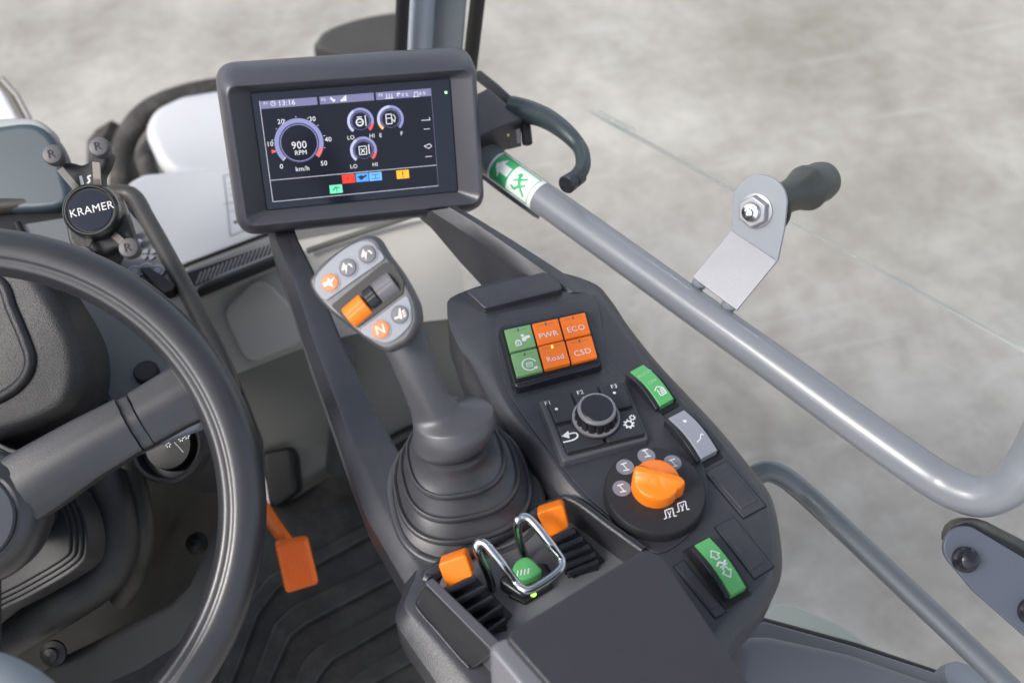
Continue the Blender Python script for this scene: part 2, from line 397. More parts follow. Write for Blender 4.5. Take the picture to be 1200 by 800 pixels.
# wall sheet from the ledge down to the floor seam, in two planes
def sheet(mb, rows, m, tk=.012):
    R = [[D(*p) for p in r] for r in rows]; nr = len(R); nc = len(R[0]); vs = [p for r in R for p in r]; nb = []
    for r in R: nb += [p+FW*tk for p in r]
    fs = []
    for j in range(nr-1):
        for i in range(nc-1): a = j*nc+i; fs.append((a, a+nc, a+nc+1, a+1)); q = a+nr*nc; fs.append((q, q+1, q+nc+1, q+nc))
    k = nr*nc; bd = [(0, i) for i in range(nc)]+[(j, nc-1) for j in range(1, nr)]+[(nr-1, i) for i in range(nc-2, -1, -1)]+[(j, 0) for j in range(nr-2, 0, -1)]
    for i in range(len(bd)):
        a = bd[i][0]*nc+bd[i][1]; b_ = bd[(i+1) % len(bd)][0]*nc+bd[(i+1) % len(bd)][1]; fs.append((a, b_, b_+k, a+k))
    mb.add(vs+nb, fs, m)
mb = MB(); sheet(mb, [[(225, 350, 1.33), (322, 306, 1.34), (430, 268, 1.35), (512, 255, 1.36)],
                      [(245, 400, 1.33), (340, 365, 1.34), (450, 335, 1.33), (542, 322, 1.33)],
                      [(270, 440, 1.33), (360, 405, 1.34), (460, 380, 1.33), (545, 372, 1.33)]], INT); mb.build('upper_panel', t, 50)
mb = MB()
P_ = Plane(D(305, 370, 1.325), D(360, 350, 1.325)-D(305, 370, 1.325), -FW)
for poly in ([(262, 366), (305, 322), (352, 372), (356, 400), (290, 428)],):
    mb.prism(P_, rpoly(P_.uvs(poly), .02), -.02, .002, INT, .002)
mb.build('pressed_panel', t)
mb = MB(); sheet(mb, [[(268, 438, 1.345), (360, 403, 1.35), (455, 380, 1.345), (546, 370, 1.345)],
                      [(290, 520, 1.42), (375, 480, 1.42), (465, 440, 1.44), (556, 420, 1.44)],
                      [(330, 602, 1.465), (400, 555, 1.50), (470, 512, 1.52), (568, 470, 1.55)]], mat('wall_lower_shaded', (.19, .188, .175), .6, var=.2, vscale=6)); mb.build('lower_panel', t, 50)  # shadow on the lower wall is put into this darker colour
mb = MB(); P_ = Plane(D(330, 560, 1.43), (1, 0, 0), -FW+V((0, 0, .2)))
mb.prism(P_, rpoly(P_.uvs([(308, 530), (345, 522), (350, 575), (318, 600)]), .012), -.03, .012, BLK, .006); mb.build('drain_cover', t)
mb = MB(); mb.tube(smooth([D(330, 603, 1.45), D(400, 556, 1.485), D(470, 512, 1.505), D(560, 474, 1.53)], 4, False), .007, mat('seam_rubber', (.05, .05, .05), .5)); mb.build('floor_seal', t)
mb = MB(); mb.tube([D(402, 408, 1.3), D(404, 470, 1.34), D(396, 548, 1.42)], .018, mat('wall_pillar', (.05, .055, .055), .5)); mb.build('pillar', t)
mb = MB(); mb.tube([D(360, 294, 1.33), D(430, 270, 1.335), D(512, 243, 1.34)], .004, mat('crease', (.12, .12, .11), .6)); mb.build('crease', t)
# ledge and grille
LG = Plane(D(270, 310, 1.30), D(322, 289, 1.30)-D(220, 328, 1.30), V((0, -.35, .94)))
mb = MB(); mb.prism(LG, LG.uvs([(205, 322), (330, 272), (345, 296), (222, 346)]), -.03, 0, LEDG, .003); mb.build('ledge', t)
mb = MB(); mb.prism(LG, LG.uvs([(218, 320), (326, 283), (331, 296), (226, 335)], .001), -.002, .0015, BLK, .0005); gr = mb.build('vent_grille', t)
mb = MB()
for k in range(19):
    s = k/18; x = 231+s*92; y = 332-s*37.0; mb.line(LG, LG.uv(x-1, y+1.0, .004), LG.uv(x+5, y-14.0, .004), .0022, .004, LEDG)
mb.build('slat', t)
mb = MB(); mb.tube([D(205, 352, 1.285), D(226, 345, 1.29), D(330, 302, 1.30)], .0075, BLK); mb.build('rubber_seal', t)
mb = MB(); mb.tube([D(200, 342, 1.285), D(222, 339, 1.29), D(330, 297, 1.30)], .004, LEDG); mb.build('trim', t)

t = root('bonnet', D(220, 230, 1.6), 'white painted engine bonnet beyond the windscreen, behind the left of the display', 'bonnet')
mb = MB(); P_ = Plane(D(240, 250, 1.50), (1, 0, 0), V((-.05, -.35, .95)))
mb.prism(P_, rpoly(P_.uvs([(144, 216), (168, 203), (330, 190), (470, 180), (470, 240), (330, 268), (215, 313), (180, 290)]), .03), -.05, 0, WHP, .008); mb.build('front_panel', t)
mb = MB(); P2 = Plane(D(215, 165, 1.95), (1, 0, 0), V((-.1, -.45, .9)))
mb.prism(P2, rpoly(P2.uvs([(166, 152), (178, 126), (212, 110), (300, 96), (400, 95), (400, 230), (190, 205)]), .08, 8), -.08, 0, WHP, .02); mb.build('rear_panel', t)
mb = MB(); mb.tube([D(205, 317, 1.40), D(222, 309, 1.40), D(330, 268, 1.41)], .003, BLK); mb.build('edge_seal', t)
mb = MB()
for a, b_ in (((262, 206), (276, 204)), ((262, 206), (270, 277)), ((262, 240), (280, 236)), ((270, 277), (290, 268))):
    mb.line(P_, P_.uv(*a), P_.uv(*b_), .0022, .0008, GPR)
mb.line(P_, P_.uv(274, 261), P_.uv(278, 260), .004, .001, BLK)
for q in (215, 222, 229, 248): mb.line(P_, P_.uv(268, q), P_.uv(274, q-1), .0015, .001, GPR)
mb.build('decal', t)
# far machine parts
t = root('front_wheel', D(160, 190, 2.3), 'dusty black front wheel showing beside the white bonnet', 'wheel')
mb = MB(); arc = smooth([D(140, 262, 2.2), D(142, 215, 2.2), D(146, 168, 2.2), (D(172, 132, 2.2)), D(218, 112, 2.22), D(275, 102, 2.25), D(330, 98, 2.3)], 6, False)
mb.tube(arc, .025, TYR, 14)
for i in range(0, len(arc), 2):
    p = arc[i]; q = (p-D(215, 190, 2.2)).normalized(); mb.tube([p-q*.005, p+q*.020], .012, TYR, 6)
mb.build('tyre', t)
mb = MB(); P_ = Plane(D(180, 190, 2.24), (1, 0, 0), V((-.1, -.4, .9)))
mb.prism(P_, rpoly(P_.uvs([(146, 260), (142, 190), (160, 143), (205, 118), (290, 106), (290, 240)]), .1, 8), -.1, 0, MUD, .03); mb.build('mudguard', t)
mb = MB(); mb.tube([D(180, 232, 2.1), D(176, 205, 2.1), D(168, 182, 2.12)], .02, TYR); mb.build('axle_arm', t)
mb = MB(); P_ = Plane(D(110, 165, 2.3), (1, 0, 0), -FW)
mb.prism(P_, rpoly(P_.uvs([(100, 165), (112, 150), (132, 138), (128, 152), (118, 166), (112, 190), (100, 200)]), .02), -.06, 0, TYR, .01)
tag(mb.build('steering_link'), 'small dark mud flap piece left of the front wheel, beyond the rubber tipped clamp', 'mud flap')
mb = MB(); P_ = Plane(D(420, 40, 2.2), (1, 0, 0), V((0, -.6, .8)))
mb.prism(P_, smooth([V(P_.uv(*p)) for p in [(373, 58), (373, 44), (384, 34), (410, 24), (440, 17), (475, 13), (510, 14), (520, 60), (440, 75)]], 4), -.10, 0, mat('dark_fender', (.05, .05, .048), .6, var=.35, vscale=30), .02)
tag(mb.build('rear_fender'), 'dark grey rounded fender behind the top of the display', 'fender')
# instrument hood top left
t = root('instrument_hood', D(20, 190, 1.12), 'dark blue grey rounded instrument hood at the far left edge', 'instrument hood')
mb = MB(); P_ = Plane(D(20, 190, 1.12), (1, 0, 0), -FW+V((0, 0, .3)))
mb.prism(P_, smooth([V(P_.uv(*p)) for p in [(-70, 180), (-40, 155), (0, 147), (35, 144), (56, 155), (68, 175), (74, 200), (76, 240), (0, 248), (-70, 252)]], 4), -.03, 0, DKG, .006); mb.build('cover', t)
mb = MB(); P_ = Plane(D(20, 180, 1.16), (1, 0, 0), -FW+V((0, 0, .3)))
mb.prism(P_, smooth([V(P_.uv(*p)) for p in [(-70, 165), (-40, 145), (0, 138), (36, 138), (54, 147), (62, 160), (60, 180), (0, 200), (-70, 220)]], 4), -.02, 0, mat('pale_rim', (.36, .38, .38), .5), .006); mb.build('rim', t)
t = root('side_mirror', D(5, 120, 1.6), 'pale grey panel with dark edge strips at the upper left corner', 'mirror')
mb = MB(); P_ = Plane(D(5, 120, 1.6), (1, 0, 0), -FW)
mb.prism(P_, P_.uvs([(-60, 85), (2, 102), (26, 146), (-60, 160)]), -.03, 0, WHP, .006); mb.build('shell', t)
mb = MB(); mb.tube([D(-2, 94, 1.58), D(14, 112, 1.58), D(30, 142, 1.58)], .007, mat('strip_brown', (.10, .09, .075), .6)); mb.tube([D(2, 92, 1.57), D(20, 112, 1.57), D(35, 140, 1.57)], .004, LEDG); mb.build('edge_strip', t)

# front pillar
t = root('windscreen_pillar', D(515, 60, 1.30), 'blue grey cab pillar with black rubber seals rising behind the display', 'pillar')
def bar(name, x0a, x1a, x0b, x1b, m, dd, tk=.03, b=.003):
    mb = MB(); pts = [D(x0b, 110, 1.30+dd), D(x1b, 110, 1.30+dd), D(x1a, -60, 1.18+dd), D(x0a, -60, 1.18+dd)]
    thick(mb, pts, (pts[1]-pts[0]).cross(pts[3]-pts[0]), tk, m, b); return mb.build(name, t)
bar('post', 480, 552, 476, 538, mat('pillar_paint', (.17, .20, .225), .35, coat=.3), .02)
mb = MB(); mb.tube([D(490, 110, 1.315), D(498, -60, 1.195)], .016, mat('pillar_light', (.33, .38, .44), .35), 20); mb.build('rounded_edge', t)
for (a, b_, r) in (((466, 110), (474, -60), .0075), ((546, 110), (566, -60), .0085)):
    mb = MB(); mb.tube([D(a[0], a[1], 1.285), D(b_[0], b_[1], 1.165)], r, BLK, 12); mb.tube([D(a[0]+5, a[1], 1.285), D(b_[0]+5, b_[1], 1.165)], r*.6, PLS, 12); mb.build('seal', t)

# ================================================================== dash side console (left)
SP = Plane(Z(150, 330, .47), (1, 0, 0), (0, -.15, .99))
t = root('side_console', SP.pt(0, 0, -.05), 'grey side control panel in a dark frame, seen through the steering wheel', 'control panel')
mb = MB(); outl = rpoly(SP.uvs([(-60, 234), (150, 216), (178, 250), (262, 400), (285, 455), (285, 520), (115, 520), (50, 380), (-60, 300)]), [.0, .03, .01, .01, .02, .02, .02, .0, 0]); mb.prism(SP, outl, -.12, -.006, PLD, .004); mb.build('body', t)
mb = MB(); fr = smooth([SP.pt(*SP.uv(*p), .0) for p in [(-50, 246), (20, 240), (90, 231), (140, 226), (158, 232), (172, 256), (200, 306), (235, 372), (258, 418), (270, 452), (275, 500)]], 5, False)
mb.tube(fr, .0095, mat('frame_grey', (.048, .046, .042), .4, rvar=.06), 14); mb.build('frame', t)
mb = MB(); mb.prism(SP, rpoly(SP.uvs([(22, 262), (148, 242), (165, 262), (250, 408), (268, 470), (180, 500), (126, 470), (60, 345)]), .006), -.02, -.002, PAN, .001); pan = mb.build('panel', t)
mb = MB(); mb.tube([SP.pt(*SP.uv(*p), .0) for p in [(20, 262), (60, 344), (126, 470), (140, 500)]], .004, BLK); mb.build('dark_edge', t)
mb = MB()
for c in ((162, 287), (156, 278)): mb.lathe(SP.pt(*SP.uv(*c), 0), SP.n, [(.0045, 0), (.0055, .006), (.003, .008)], CHR, 12)
mb.build('key_barrel', t)
mb = MB(); h = .0004
cs = SP.uv(174, 298)
for a in range(4):
    q = a*pi/2+.5; mb.band(SP, cs, .0025, .008, q-.45, q+.45, h, GPR, 8)
for cx_ in ((158, 318), (171, 315), (184, 317)): mb.disc(SP, SP.uv(*cx_), .0085, h, GPR)
for cx_ in ((158, 318), (171, 315), (184, 317)): mb.band(SP, SP.uv(*cx_), .004, .0055, 0, 2*pi, h+.0003, PAN, 20)
q = SP.uv(127, 291); mb.pline(SP, [(q[0]-.006, q[1]-.008), (q[0]+.006, q[1]-.008), (q[0]+.006, q[1]+.008), (q[0]-.006, q[1]+.008), (q[0]-.006, q[1]-.008)], .002, h, WHT)
mb.build('symbol', t)
mb = MB(); P_ = SP; mb.prism(SP, rpoly(SP.uvs([(166, 321), (178, 320), (208, 340), (206, 347), (196, 350), (186, 342)]), .003), 0, .012, BLK, .003); mb.build('lever', t)
mb = MB(); mb.lathe(SP.pt(*SP.uv(172, 437), -.002), SP.n, [(.0125, 0), (.0125, .006), (.011, .008), (.0, .008)], PLD, 32); mb.build('cap', t)

# phone clamp with round badge
HBP = D(105, 246, .93); HB = Plane(HBP, RT*.97+UP*.18, -FW*.8+V((.05, -.2, .35)))
t = root('device_clamp', HBP-HB.n*.05, 'black four armed device clamp with a round badge and rubber tipped fingers', 'device holder')
mb = MB(); mb.lathe(HB.pt(0, 0, -.022), HB.n, [(.020, -.012), (.027, -.008), (.028, .002), (.026, .008), (.0258, .014), (.0258, .019), (.024, .0215), (.022, .020), (.021, .019), (0, .019)], mat('badge_rim', (.02, .02, .02), .25, coat=.3), 48); mb.build('badge_body', t)
mb = MB(); mb.disc(HB, (0, 0), .0195, -.0021, mat('badge_face', (.008, .012, .028), .35, spec=.25), 40); bf = mb.build('badge', t)
mb = MB(); mb.band(HB, (0, 0), .0222, .0230, 0, 2*pi, .0002, mat('dark_chrome', (.12, .12, .12), .25, metal=1), 48); mb.build('rim_ring', t)
mb = MB(); dd_ = V(HB.uv(130, 239))-V(HB.uv(82, 250)); mb.text(HB, 'KRAMER', HB.uv(107, 244.5), .0105, -.0015, mat('badge_lettering', (.75, .75, .75), .3), dd_, slim=.98)
mb.build('lettering', bf)
bk = MB(); bk.prism(HB, smooth([V(HB.uv(*p)) for p in [(58, 196), (68, 185), (80, 186), (88, 188), (98, 184), (108, 174), (122, 172), (118, 188), (112, 200), (116, 216), (132, 226), (146, 262), (150, 285), (128, 288), (112, 296), (80, 288), (71, 268), (70, 232), (76, 216), (70, 204)]], 3), -.034, -.016, PLD, .003); bk.build('back_plate', t)
mb = MB()
mb.prism(HB, HB.uvs([(86, 202), (89, 201), (92, 212), (88, 213)]), -.016, -.0155, WHT); mb.pline(HB, [HB.uv(*p) for p in [(100, 201), (96, 203), (99, 207), (96, 211)]], .0018, -.0155, WHT); mb.build('marking', t)
for (tip, a, b_) in (((63, 182), (70, 198), (84, 217)), ((117, 173), (112, 190), (109, 214)), ((152, 291), (146, 286), (128, 272)), ((98, 300), (98, 292), (100, 276))):
    mb = MB(); A = HB.pt(*HB.uv(*a), .0); B = HB.pt(*HB.uv(*b_), -.012); d = (B-A).normalized(); sdv = d.cross(HB.n).normalized()
    w2 = .0032; vs = []
    for p in (A, B):
        for sx, sn in ((-1, 0), (1, 0), (1, -1), (-1, -1)): vs.append(p+sdv*w2*sx+HB.n*(.003*sn))
    mb.add(vs, [(0, 1, 2, 3), (7, 6, 5, 4), (0, 4, 5, 1), (1, 5, 6, 2), (2, 6, 7, 3), (3, 7, 4, 0)], mat('clamp_steel', (.55, .5, .44), .3, metal=.8)); arm = mb.build('finger', t)
    mb = MB(); c = HB.pt(*HB.uv(*tip), .004); mb.lathe(c-HB.n*.014, HB.n, [(.004, -.004), (.0085, 0), (.0098, .006), (.0098, .011), (.0085, .0145), (.006, .0155), (0, .0155)], mat('tip_rubber', (.11, .105, .11), .5, bump=.2), 26); tp = mb.build('rubber_tip', arm)
    q = HB.uv(*tip); mb = MB(); mb.text(HB, 'R', q, .0115, .0062, mat('moulded_mark', (.012, .012, .013), .5), dd_); mb.build('moulded_mark', tp)
mb = MB(); P_ = HB; mb.tube([HB.pt(*HB.uv(120, 285), -.03), Z(125, 310, .48), Z(128, 330, .44)], .013, PLD); mb.build('ball_stalk', t)

# ================================================================== steering column area
t = root('steering_column', D(120, 600, 1.0), 'olive black moulded steering column and lower dash behind the steering wheel', 'steering column')
mb = MB(); sheet(mb, [[(-80, 300, .98), (-20, 320, .98), (48, 350, .99), (70, 362, 1.0), (110, 430, 1.03)],
                      [(-80, 450, .98), (0, 470, .98), (90, 470, .985), (125, 470, 1.0), (200, 470, 1.07)],
                      [(-80, 560, .99), (20, 560, .97), (130, 540, .965), (175, 500, 1.0), (262, 470, 1.09)],
                      [(-80, 660, 1.0), (60, 660, .96), (155, 590, .965), (200, 560, 1.03), (300, 545, 1.12)],
                      [(-80, 760, 1.03), (60, 730, 1.0), (160, 680, 1.0), (215, 650, 1.10), (300, 620, 1.17)],
                      [(-80, 860, 1.1), (60, 850, 1.12), (140, 780, 1.13), (210, 730, 1.18), (290, 690, 1.22)]], COL, .03)
o = mb.build('shroud', t, 180); sb = o.modifiers.new('s', 'SUBSURF'); sb.levels = 3; sb.render_levels = 3
# cushion like cover top left
CP = Plane(D(30, 410, .90), (1, 0, 0), -FW+V((-.1, 0, .35)))
mb = MB(); mb.prism(CP, smooth([V(CP.uv(*p)) for p in [(-120, 270), (-20, 282), (28, 302), (62, 345), (88, 395), (92, 440), (80, 475), (50, 495), (0, 512), (-120, 535)]], 4), -.06, 0, LTH, .014, 5); mb.build('padded_cover', t)
mb = MB(); pth = smooth([CP.pt(*CP.uv(*p), 0) for p in [(-90, 318), (-30, 320), (2, 333), (14, 362), (30, 400), (36, 424), (27, 446), (0, 466), (-80, 500)]], 5, False); mb.tube(pth, .0055, LTH, 12); mb.build('welt', t)
# layered foot pad / knee pad
KP = Plane(D(40, 620, .88), (1, 0, 0), -FW+V((-.15, 0, .45)))
ko = [(-90, 500), (10, 524), (52, 540), (84, 575), (99, 605), (103, 640), (92, 664), (40, 696), (0, 716), (-90, 760)]
for i, (sh, hh) in enumerate(((0, 0), (.004, .0025), (.008, .005), (.012, .0075))):
    mb = MB(); mb.prism(KP, offset(ccw([tuple(p) for p in smooth([V(KP.uv(*p)) for p in ko], 4)]), sh), -.03 if i == 0 else hh-.0035, hh, PLD if i < 3 else mat('knee_pad_top', (.016, .016, .018), .5, bump=.3), .0012, 2)
    mb.build('knee_pad_layer', t)
mb = MB(); mb.tube(smooth([D(*p, .93) for p in [(90, 566), (98, 582), (106, 600), (112, 617), (118, 622), (119, 612), (112, 596), (103, 578)]], 4, False), .0022, mat('bronze_trim', (.13, .11, .085), .3, metal=.5), 10); mb.build('slot_trim', t)
# hump with leather grain bottom left
mb = MB(); mb.tube(smooth([D(-60, 790, .97), D(10, 742, .95), (D(70, 705, .94)), D(118, 672, .95), D(132, 640, .95), D(128, 600, .95), D(118, 560, .96)], 5, False), .024, LTH, 18); mb.build('lower_moulding', t)
mb = MB(); mb.tube(smooth([D(140, 520, .985), D(158, 570, .975), D(166, 625, .97), D(160, 668, .99), D(142, 700, 1.02)], 5, False), .012, COL, 16); mb.build('moulded_rib', t)
# round light switch
RS = Plane(D(195, 520, .95), (1, 0, 0), -FW+V((-.1, 0, .35)))
mb = MB(); c0 = RS.uv(196, 522)
mb.lathe(RS.pt(*c0, -.02), RS.n, [(.036, 0), (.036, .020), (.0335, .0235), (.031, .022), (.030, .006), (0, .006)], PLD, 48); rs = mb.build('vent_socket', t)
mb = MB(); mb.lathe(RS.pt(*c0, -.013), RS.n, [(.024, 0), (.022, .012), (0, .014)], BLK, 32); mb.build('vent_core', rs)
mb = MB()
for p in ((197, 521), (212, 514), (219, 511)):
    q = RS.uv(*p, .012)
    for a in range(6): mb.line(RS, (q[0]+.0012*math.cos(a*pi/3), q[1]+.0012*math.sin(a*pi/3)), (q[0]+.0028*math.cos(a*pi/3), q[1]+.0028*math.sin(a*pi/3)), .0008, .012, WHT)
mb.pline(RS, [RS.uv(*p, .012) for p in ((204, 518), (210, 524), (215, 530))], .0008, .012, GPR); mb.build('symbol', rs)
for p in ((232, 636, 1.06), (64, 764, .93)):
    mb = MB(); q = D(*p); mb.lathe(q, -FW, [(.012, 0), (.012, .004), (.007, .006), (.0065, .010), (0, .012)], BLK, 20); mb.build('screw', t)
t2 = root('trim_strip', D(170, 720, .98), 'dark grey curved trim strip running below the steering column', 'trim strip')
mb = MB(); R = []
for (ax, ay, bx, by, d) in ((20, 812, 60, 840, .90), (62, 776, 120, 802, .93), (100, 758, 165, 782, .95), (150, 732, 205, 757, .97), (198, 708, 238, 728, .99), (222, 685, 255, 704, 1.0), (238, 650, 268, 662, 1.02), (252, 615, 280, 622, 1.04), (262, 585, 290, 590, 1.06)):
    A = D(ax, ay, d); B = D(bx, by, d+.01); N = ((B-A).cross(FW)).normalized(); q = FW*.012
    R.append([A+q, A-FW*.002+(B-A)*.05, A-FW*.004+(B-A)*.2, B-FW*.002, B+q])
mb.rings(R, mat('trim_grey', (.045, .044, .043), .6, bump=.3), True, True); mb.build('strip', t2, 60)
t3 = root('indicator_stalk', D(200, 508, .86), 'blue grey flat stalk lever poking out under the steering wheel spoke', 'stalk lever')
mb = MB(); ST = Plane(D(200, 508, .85), (1, 0, 0), -FW+V((0, 0, .3)))
mb.prism(ST, rpoly(ST.uvs([(140, 530), (178, 512), (212, 493), (228, 491), (236, 495), (233, 502), (185, 520), (150, 536)]), .004), -.012, 0, mat('stalk_grey', (.20, .22, .26), .4), .003); mb.build('paddle', t3)
mb = MB(); mb.prism(HP(0), HP(0).uvs([(0, 0)]) if False else [(0, 0), (.001, 0), (0, .001)], 0, .001, BLK) if False else mb.tube([D(150, 533, .87), D(110, 555, .90)], .006, PLD); mb.build('stem', t3)
# pale seat edge bottom left
mb = MB(); mb.tube(smooth([D(-120, 800, .60), D(-40, 812, .60), D(10, 832, .60), D(60, 880, .60)], 5, False), .027, SEAT, 24)
tag(mb.build('seat_cushion'), 'pale blue grey fabric cushion edge in the bottom left corner', 'cushion')
# pedal
t = root('foot_pedal', D(340, 690, 1.24), 'bright orange ridged foot pedal on a curved arm above the floor mat', 'pedal')
PP = Plane(D(347, 665, 1.22), D(371, 660, 1.22)-D(325, 667, 1.22), V((.05, -.8, .6)))
mb = MB(); pu = rpoly(PP.uvs([(322, 638), (361, 631), (374, 684), (335, 696)]), .006); mb.prism(PP, pu, -.012, 0, ORP, .003); pad = mb.build('pad', t)
mb = MB()
for k in range(9):
    s = (k+1)/10; a = (325+s*34, 641-s*6.5); b_ = (337+s*34, 692-s*10); A = PP.pt(*PP.uv(*a), .0005); B = PP.pt(*PP.uv(*b_), .0005); mb.tube([A, B], .0011, ORP, 6)
mb.build('ridge', pad)
mb = MB(); mb.tube(smooth([D(306, 590, 1.30), D(320, 612, 1.27), D(334, 632, 1.245), D(345, 648, 1.24)], 4, False), .0085, ORP, 12); mb.build('arm', t)

# ================================================================== steering wheel
WC = V((-.2863, .4669, .6057)); WA = .6174; WN = V((0, -math.sin(WA), math.cos(WA)))
WP = Plane(WC, (1, 0, 0), WN)
t = root('steering_wheel', WC-WN*.06, 'black steering wheel with broad padded spoke at the left', 'steering wheel')
mb = MB(); R = []; N = 160
for k in range(N+1 if False else N):
    a = 2*pi*k/N; c = WP.pt(.2*math.cos(a), .2*math.sin(a)); er = (c-WC).normalized(); ring = []
    for j in range(56):
        q = 2*pi*j/56; x = math.cos(q); y = math.sin(q); rr = .0172*(1+.05*math.cos(2*q))
        # shallow groove along the inner upper face
        rr -= .0020*math.exp(-((q-2.05)/.11)**2)-.0006*math.exp(-((q-2.35)/.13)**2)
        ring.append(c+er*x*rr+WN*y*rr*.95)
    R.append(ring)
R.append(R[0]); mb.rings(R, WHL, False, False); mb.build('rim', t, 60)
hubn = WN
# spoke: from hub to rim, broad flat box with rounded edges and a grooved collar
SPN = Plane(WP.pt(0, 0, -.018), (1, 0, 0), WN)
def sp(px, py): return V(SPN.uv(px, py))
mb = MB()
secs = [((-40, 560), (0, 640)), ((0, 538), (42, 612)), ((32, 520), (73, 591)), ((80, 494), (116, 560)), ((134, 467), (168, 528))]
def spoke(secs, m, th, name, h=0):
    mb = MB(); R = []
    for i, (a, b_) in enumerate(secs):
        A = sp(*a); B = sp(*b_); L_ = (B-A).length; d = (B-A)/L_; ring = []
        r = min(.008, L_/3)
        prof = [(0, -th), (0, -r*.9), (r*.12, -r*.35), (r*.5, -r*.07), (r*1.2, 0), (L_*.3, .0030), (L_/2, .0040), (L_*.7, .0030), (L_-r*1.2, 0), (L_-r*.5, -r*.07), (L_-r*.12, -r*.35), (L_, -r*.9), (L_, -th)]
        for x, y in prof: p = A+d*x; ring.append(SPN.pt(p.x, p.y, y+h))
        R.append(list(reversed(ring)))
    mb.rings(R, m); mb.build(name, t, 40)
spoke(secs, WHL, .022, 'spoke', .006)
spoke([((135, 468), (169, 527)), ((147, 463), (181, 521))], WHL, .020, 'spoke_collar', .003)
spoke([((149, 460), (182, 520)), ((185, 438), (218, 500)), ((205, 425), (242, 489)), ((232, 412), (255, 488))], WHL, .022, 'spoke_end', .004)
spoke([((134.5, 467.5), (168.5, 527.5)), ((151, 461), (184, 519.5))], BLK, .018, 'collar_groove', .0005)
# a second spoke running down, mostly hidden at the edge
mb = MB(); mb.tube([SPN.pt(-.0, -.03, -.01), WP.pt(-.02, -.19, 0)], .012, WHL, 14); mb.tube([SPN.pt(-.03, .02, -.01), WP.pt(-.19, .05, 0)], .016, WHL, 14); mb.build('hidden_spoke', t)
mb = MB(); mb.lathe(WP.pt(0, 0, -.05), WN, [(.045, -.02), (.050, .0), (.052, .02), (.050, .032), (.044, .040), (.038, .043), (.0365, .040), (0, .040)], WHL, 60); mb.build('hub', t)
mb = MB(); mb.lathe(WP.pt(0, 0, -.0105), WN, [(.0350, 0), (.0345, .003), (.033, .0045), (0, .006)], mat('horn_cap', (.045, .05, .065), .4), 48); mb.build('horn_button', t)
mb = MB(); mb.tube([WP.pt(0, 0, -.06), WP.pt(0, 0, -.25)], .03, PLD, 24); mb.build('column_shaft', t)

# ================================================================== armrest console
ZB, ZD = .53, .56
B0 = HP(ZB); DK = HP(ZD)
t = CON = root('armrest_console', Z(640, 600, .45), 'dark grey armrest control console with coloured keys, dials and rocker switches', 'control console')
# base plate with left rail (two traced outlines: upper edge and lower outer edge)
up = [(318, 240), (326, 282), (346, 328), (369, 398), (395, 467), (420, 532), (448, 593), (484, 655), (491, 664), (490, 672), (476, 703), (476, 709), (484, 722), (550, 797), (620, 890)]
lo = [(308, 240), (316, 284), (333, 330), (355, 400), (380, 470), (404, 540), (428, 602), (461, 659), (474, 681), (472, 690), (463, 716), (463, 724), (470, 738), (511, 797), (570, 890)]
rt = [(760, 890), (800, 800), (740, 680), (640, 590), (600, 500)]
rt2 = rt
hole = [(552, 462), (520, 486), (482, 530), (474, 536), (468, 530), (462, 520), (430, 462), (401, 400), (368, 318), (349, 280), (335, 240)]
mb = MB()
U = [V(B0.uv(*p)) for p in up]; LO_ = [V(HP(.522).uv(*p)) for p in lo]
R1 = [B0.pt(p.x, p.y) for p in U]+[B0.pt(*B0.uv(*p)) for p in rt+hole]
R0 = [V((p.x, p.y, .518)) for p in LO_]+[B0.pt(*B0.uv(*p), -.012) for p in rt+hole]
Rb = [V((p.x, p.y, .475)) for p in LO_]+[B0.pt(*B0.uv(*p), -.055) for p in rt+hole]
# small rounding of the upper edge
def lerp(A, B, s, dz=0): return [a*(1-s)+b*s+V((0, 0, dz)) for a, b in zip(A, B)]
R1a = lerp(R1, R0, .16, .0006)
cen = [p for p in R1]
uv1 = [(p.x, p.y) for p in R1]
sgn = 1 if area(uv1) > 0 else -1
ins = offset(uv1, .0022*sgn)
R1i = [V((x, y, ZB)) for x, y in ins]
mb.rings([Rb, R0, R1a, R1i] if sgn > 0 else [list(reversed(r)) for r in (Rb, R0, R1a, R1i)], PL); mb.build('base_frame', CON, 28)
# pod
dk = [(574, 367), (583, 360), (640, 351), (690, 343), (707, 355), (728, 385), (767, 434), (830, 502), (878, 560), (897, 590), (905, 640), (903, 665), (890, 685), (850, 722), (800, 770), (745, 640), (678, 577), (645, 535), (604, 488), (582, 447), (573, 400)]
r2 = [(524, 364), (537, 344), (630, 318), (692, 330), (716, 352), (737, 383), (775, 430), (839, 498), (886, 556), (906, 588), (916, 645), (914, 680), (900, 705), (864, 744), (806, 800), (735, 650), (662, 590), (626, 545), (577, 480), (552, 430), (532, 395)]
top = smooth([DK.pt(*DK.uv(*p)) for p in dk], 4)
m1 = smooth([HP(.549).pt(*HP(.549).uv(*p)) for p in r2], 4); m1 = [top[i]*.0+m1[i] for i in range(len(m1))]
bt = [V((p.x, p.y, .50)) for p in m1]; b2 = [V((p.x, p.y, .46)) for p in lerp(m1, [mid(*m1)]*len(m1), .06)]
tin = [V((x, y, ZD)) for x, y in offset([(p.x, p.y) for p in top], .003*(1 if area([(p.x, p.y) for p in top]) > 0 else -1))]
midr = [a*.5+b_*.5+V((0, 0, .0010)) for a, b_ in zip(top, m1)]
q1 = [a*.88+b_*.12+V((0, 0, .0006)) for a, b_ in zip(top, m1)]
q2 = [a*.15+b_*.85+V((0, 0, .0006)) for a, b_ in zip(top, m1)]
rr_ = [b2, bt, m1, q2, midr, q1, top, tin]
if area([(p.x, p.y) for p in top]) < 0: rr_ = [list(reversed(r)) for r in rr_]
mb = MB(); mb.rings(rr_, PL); mb.build('pod', CON, 40)
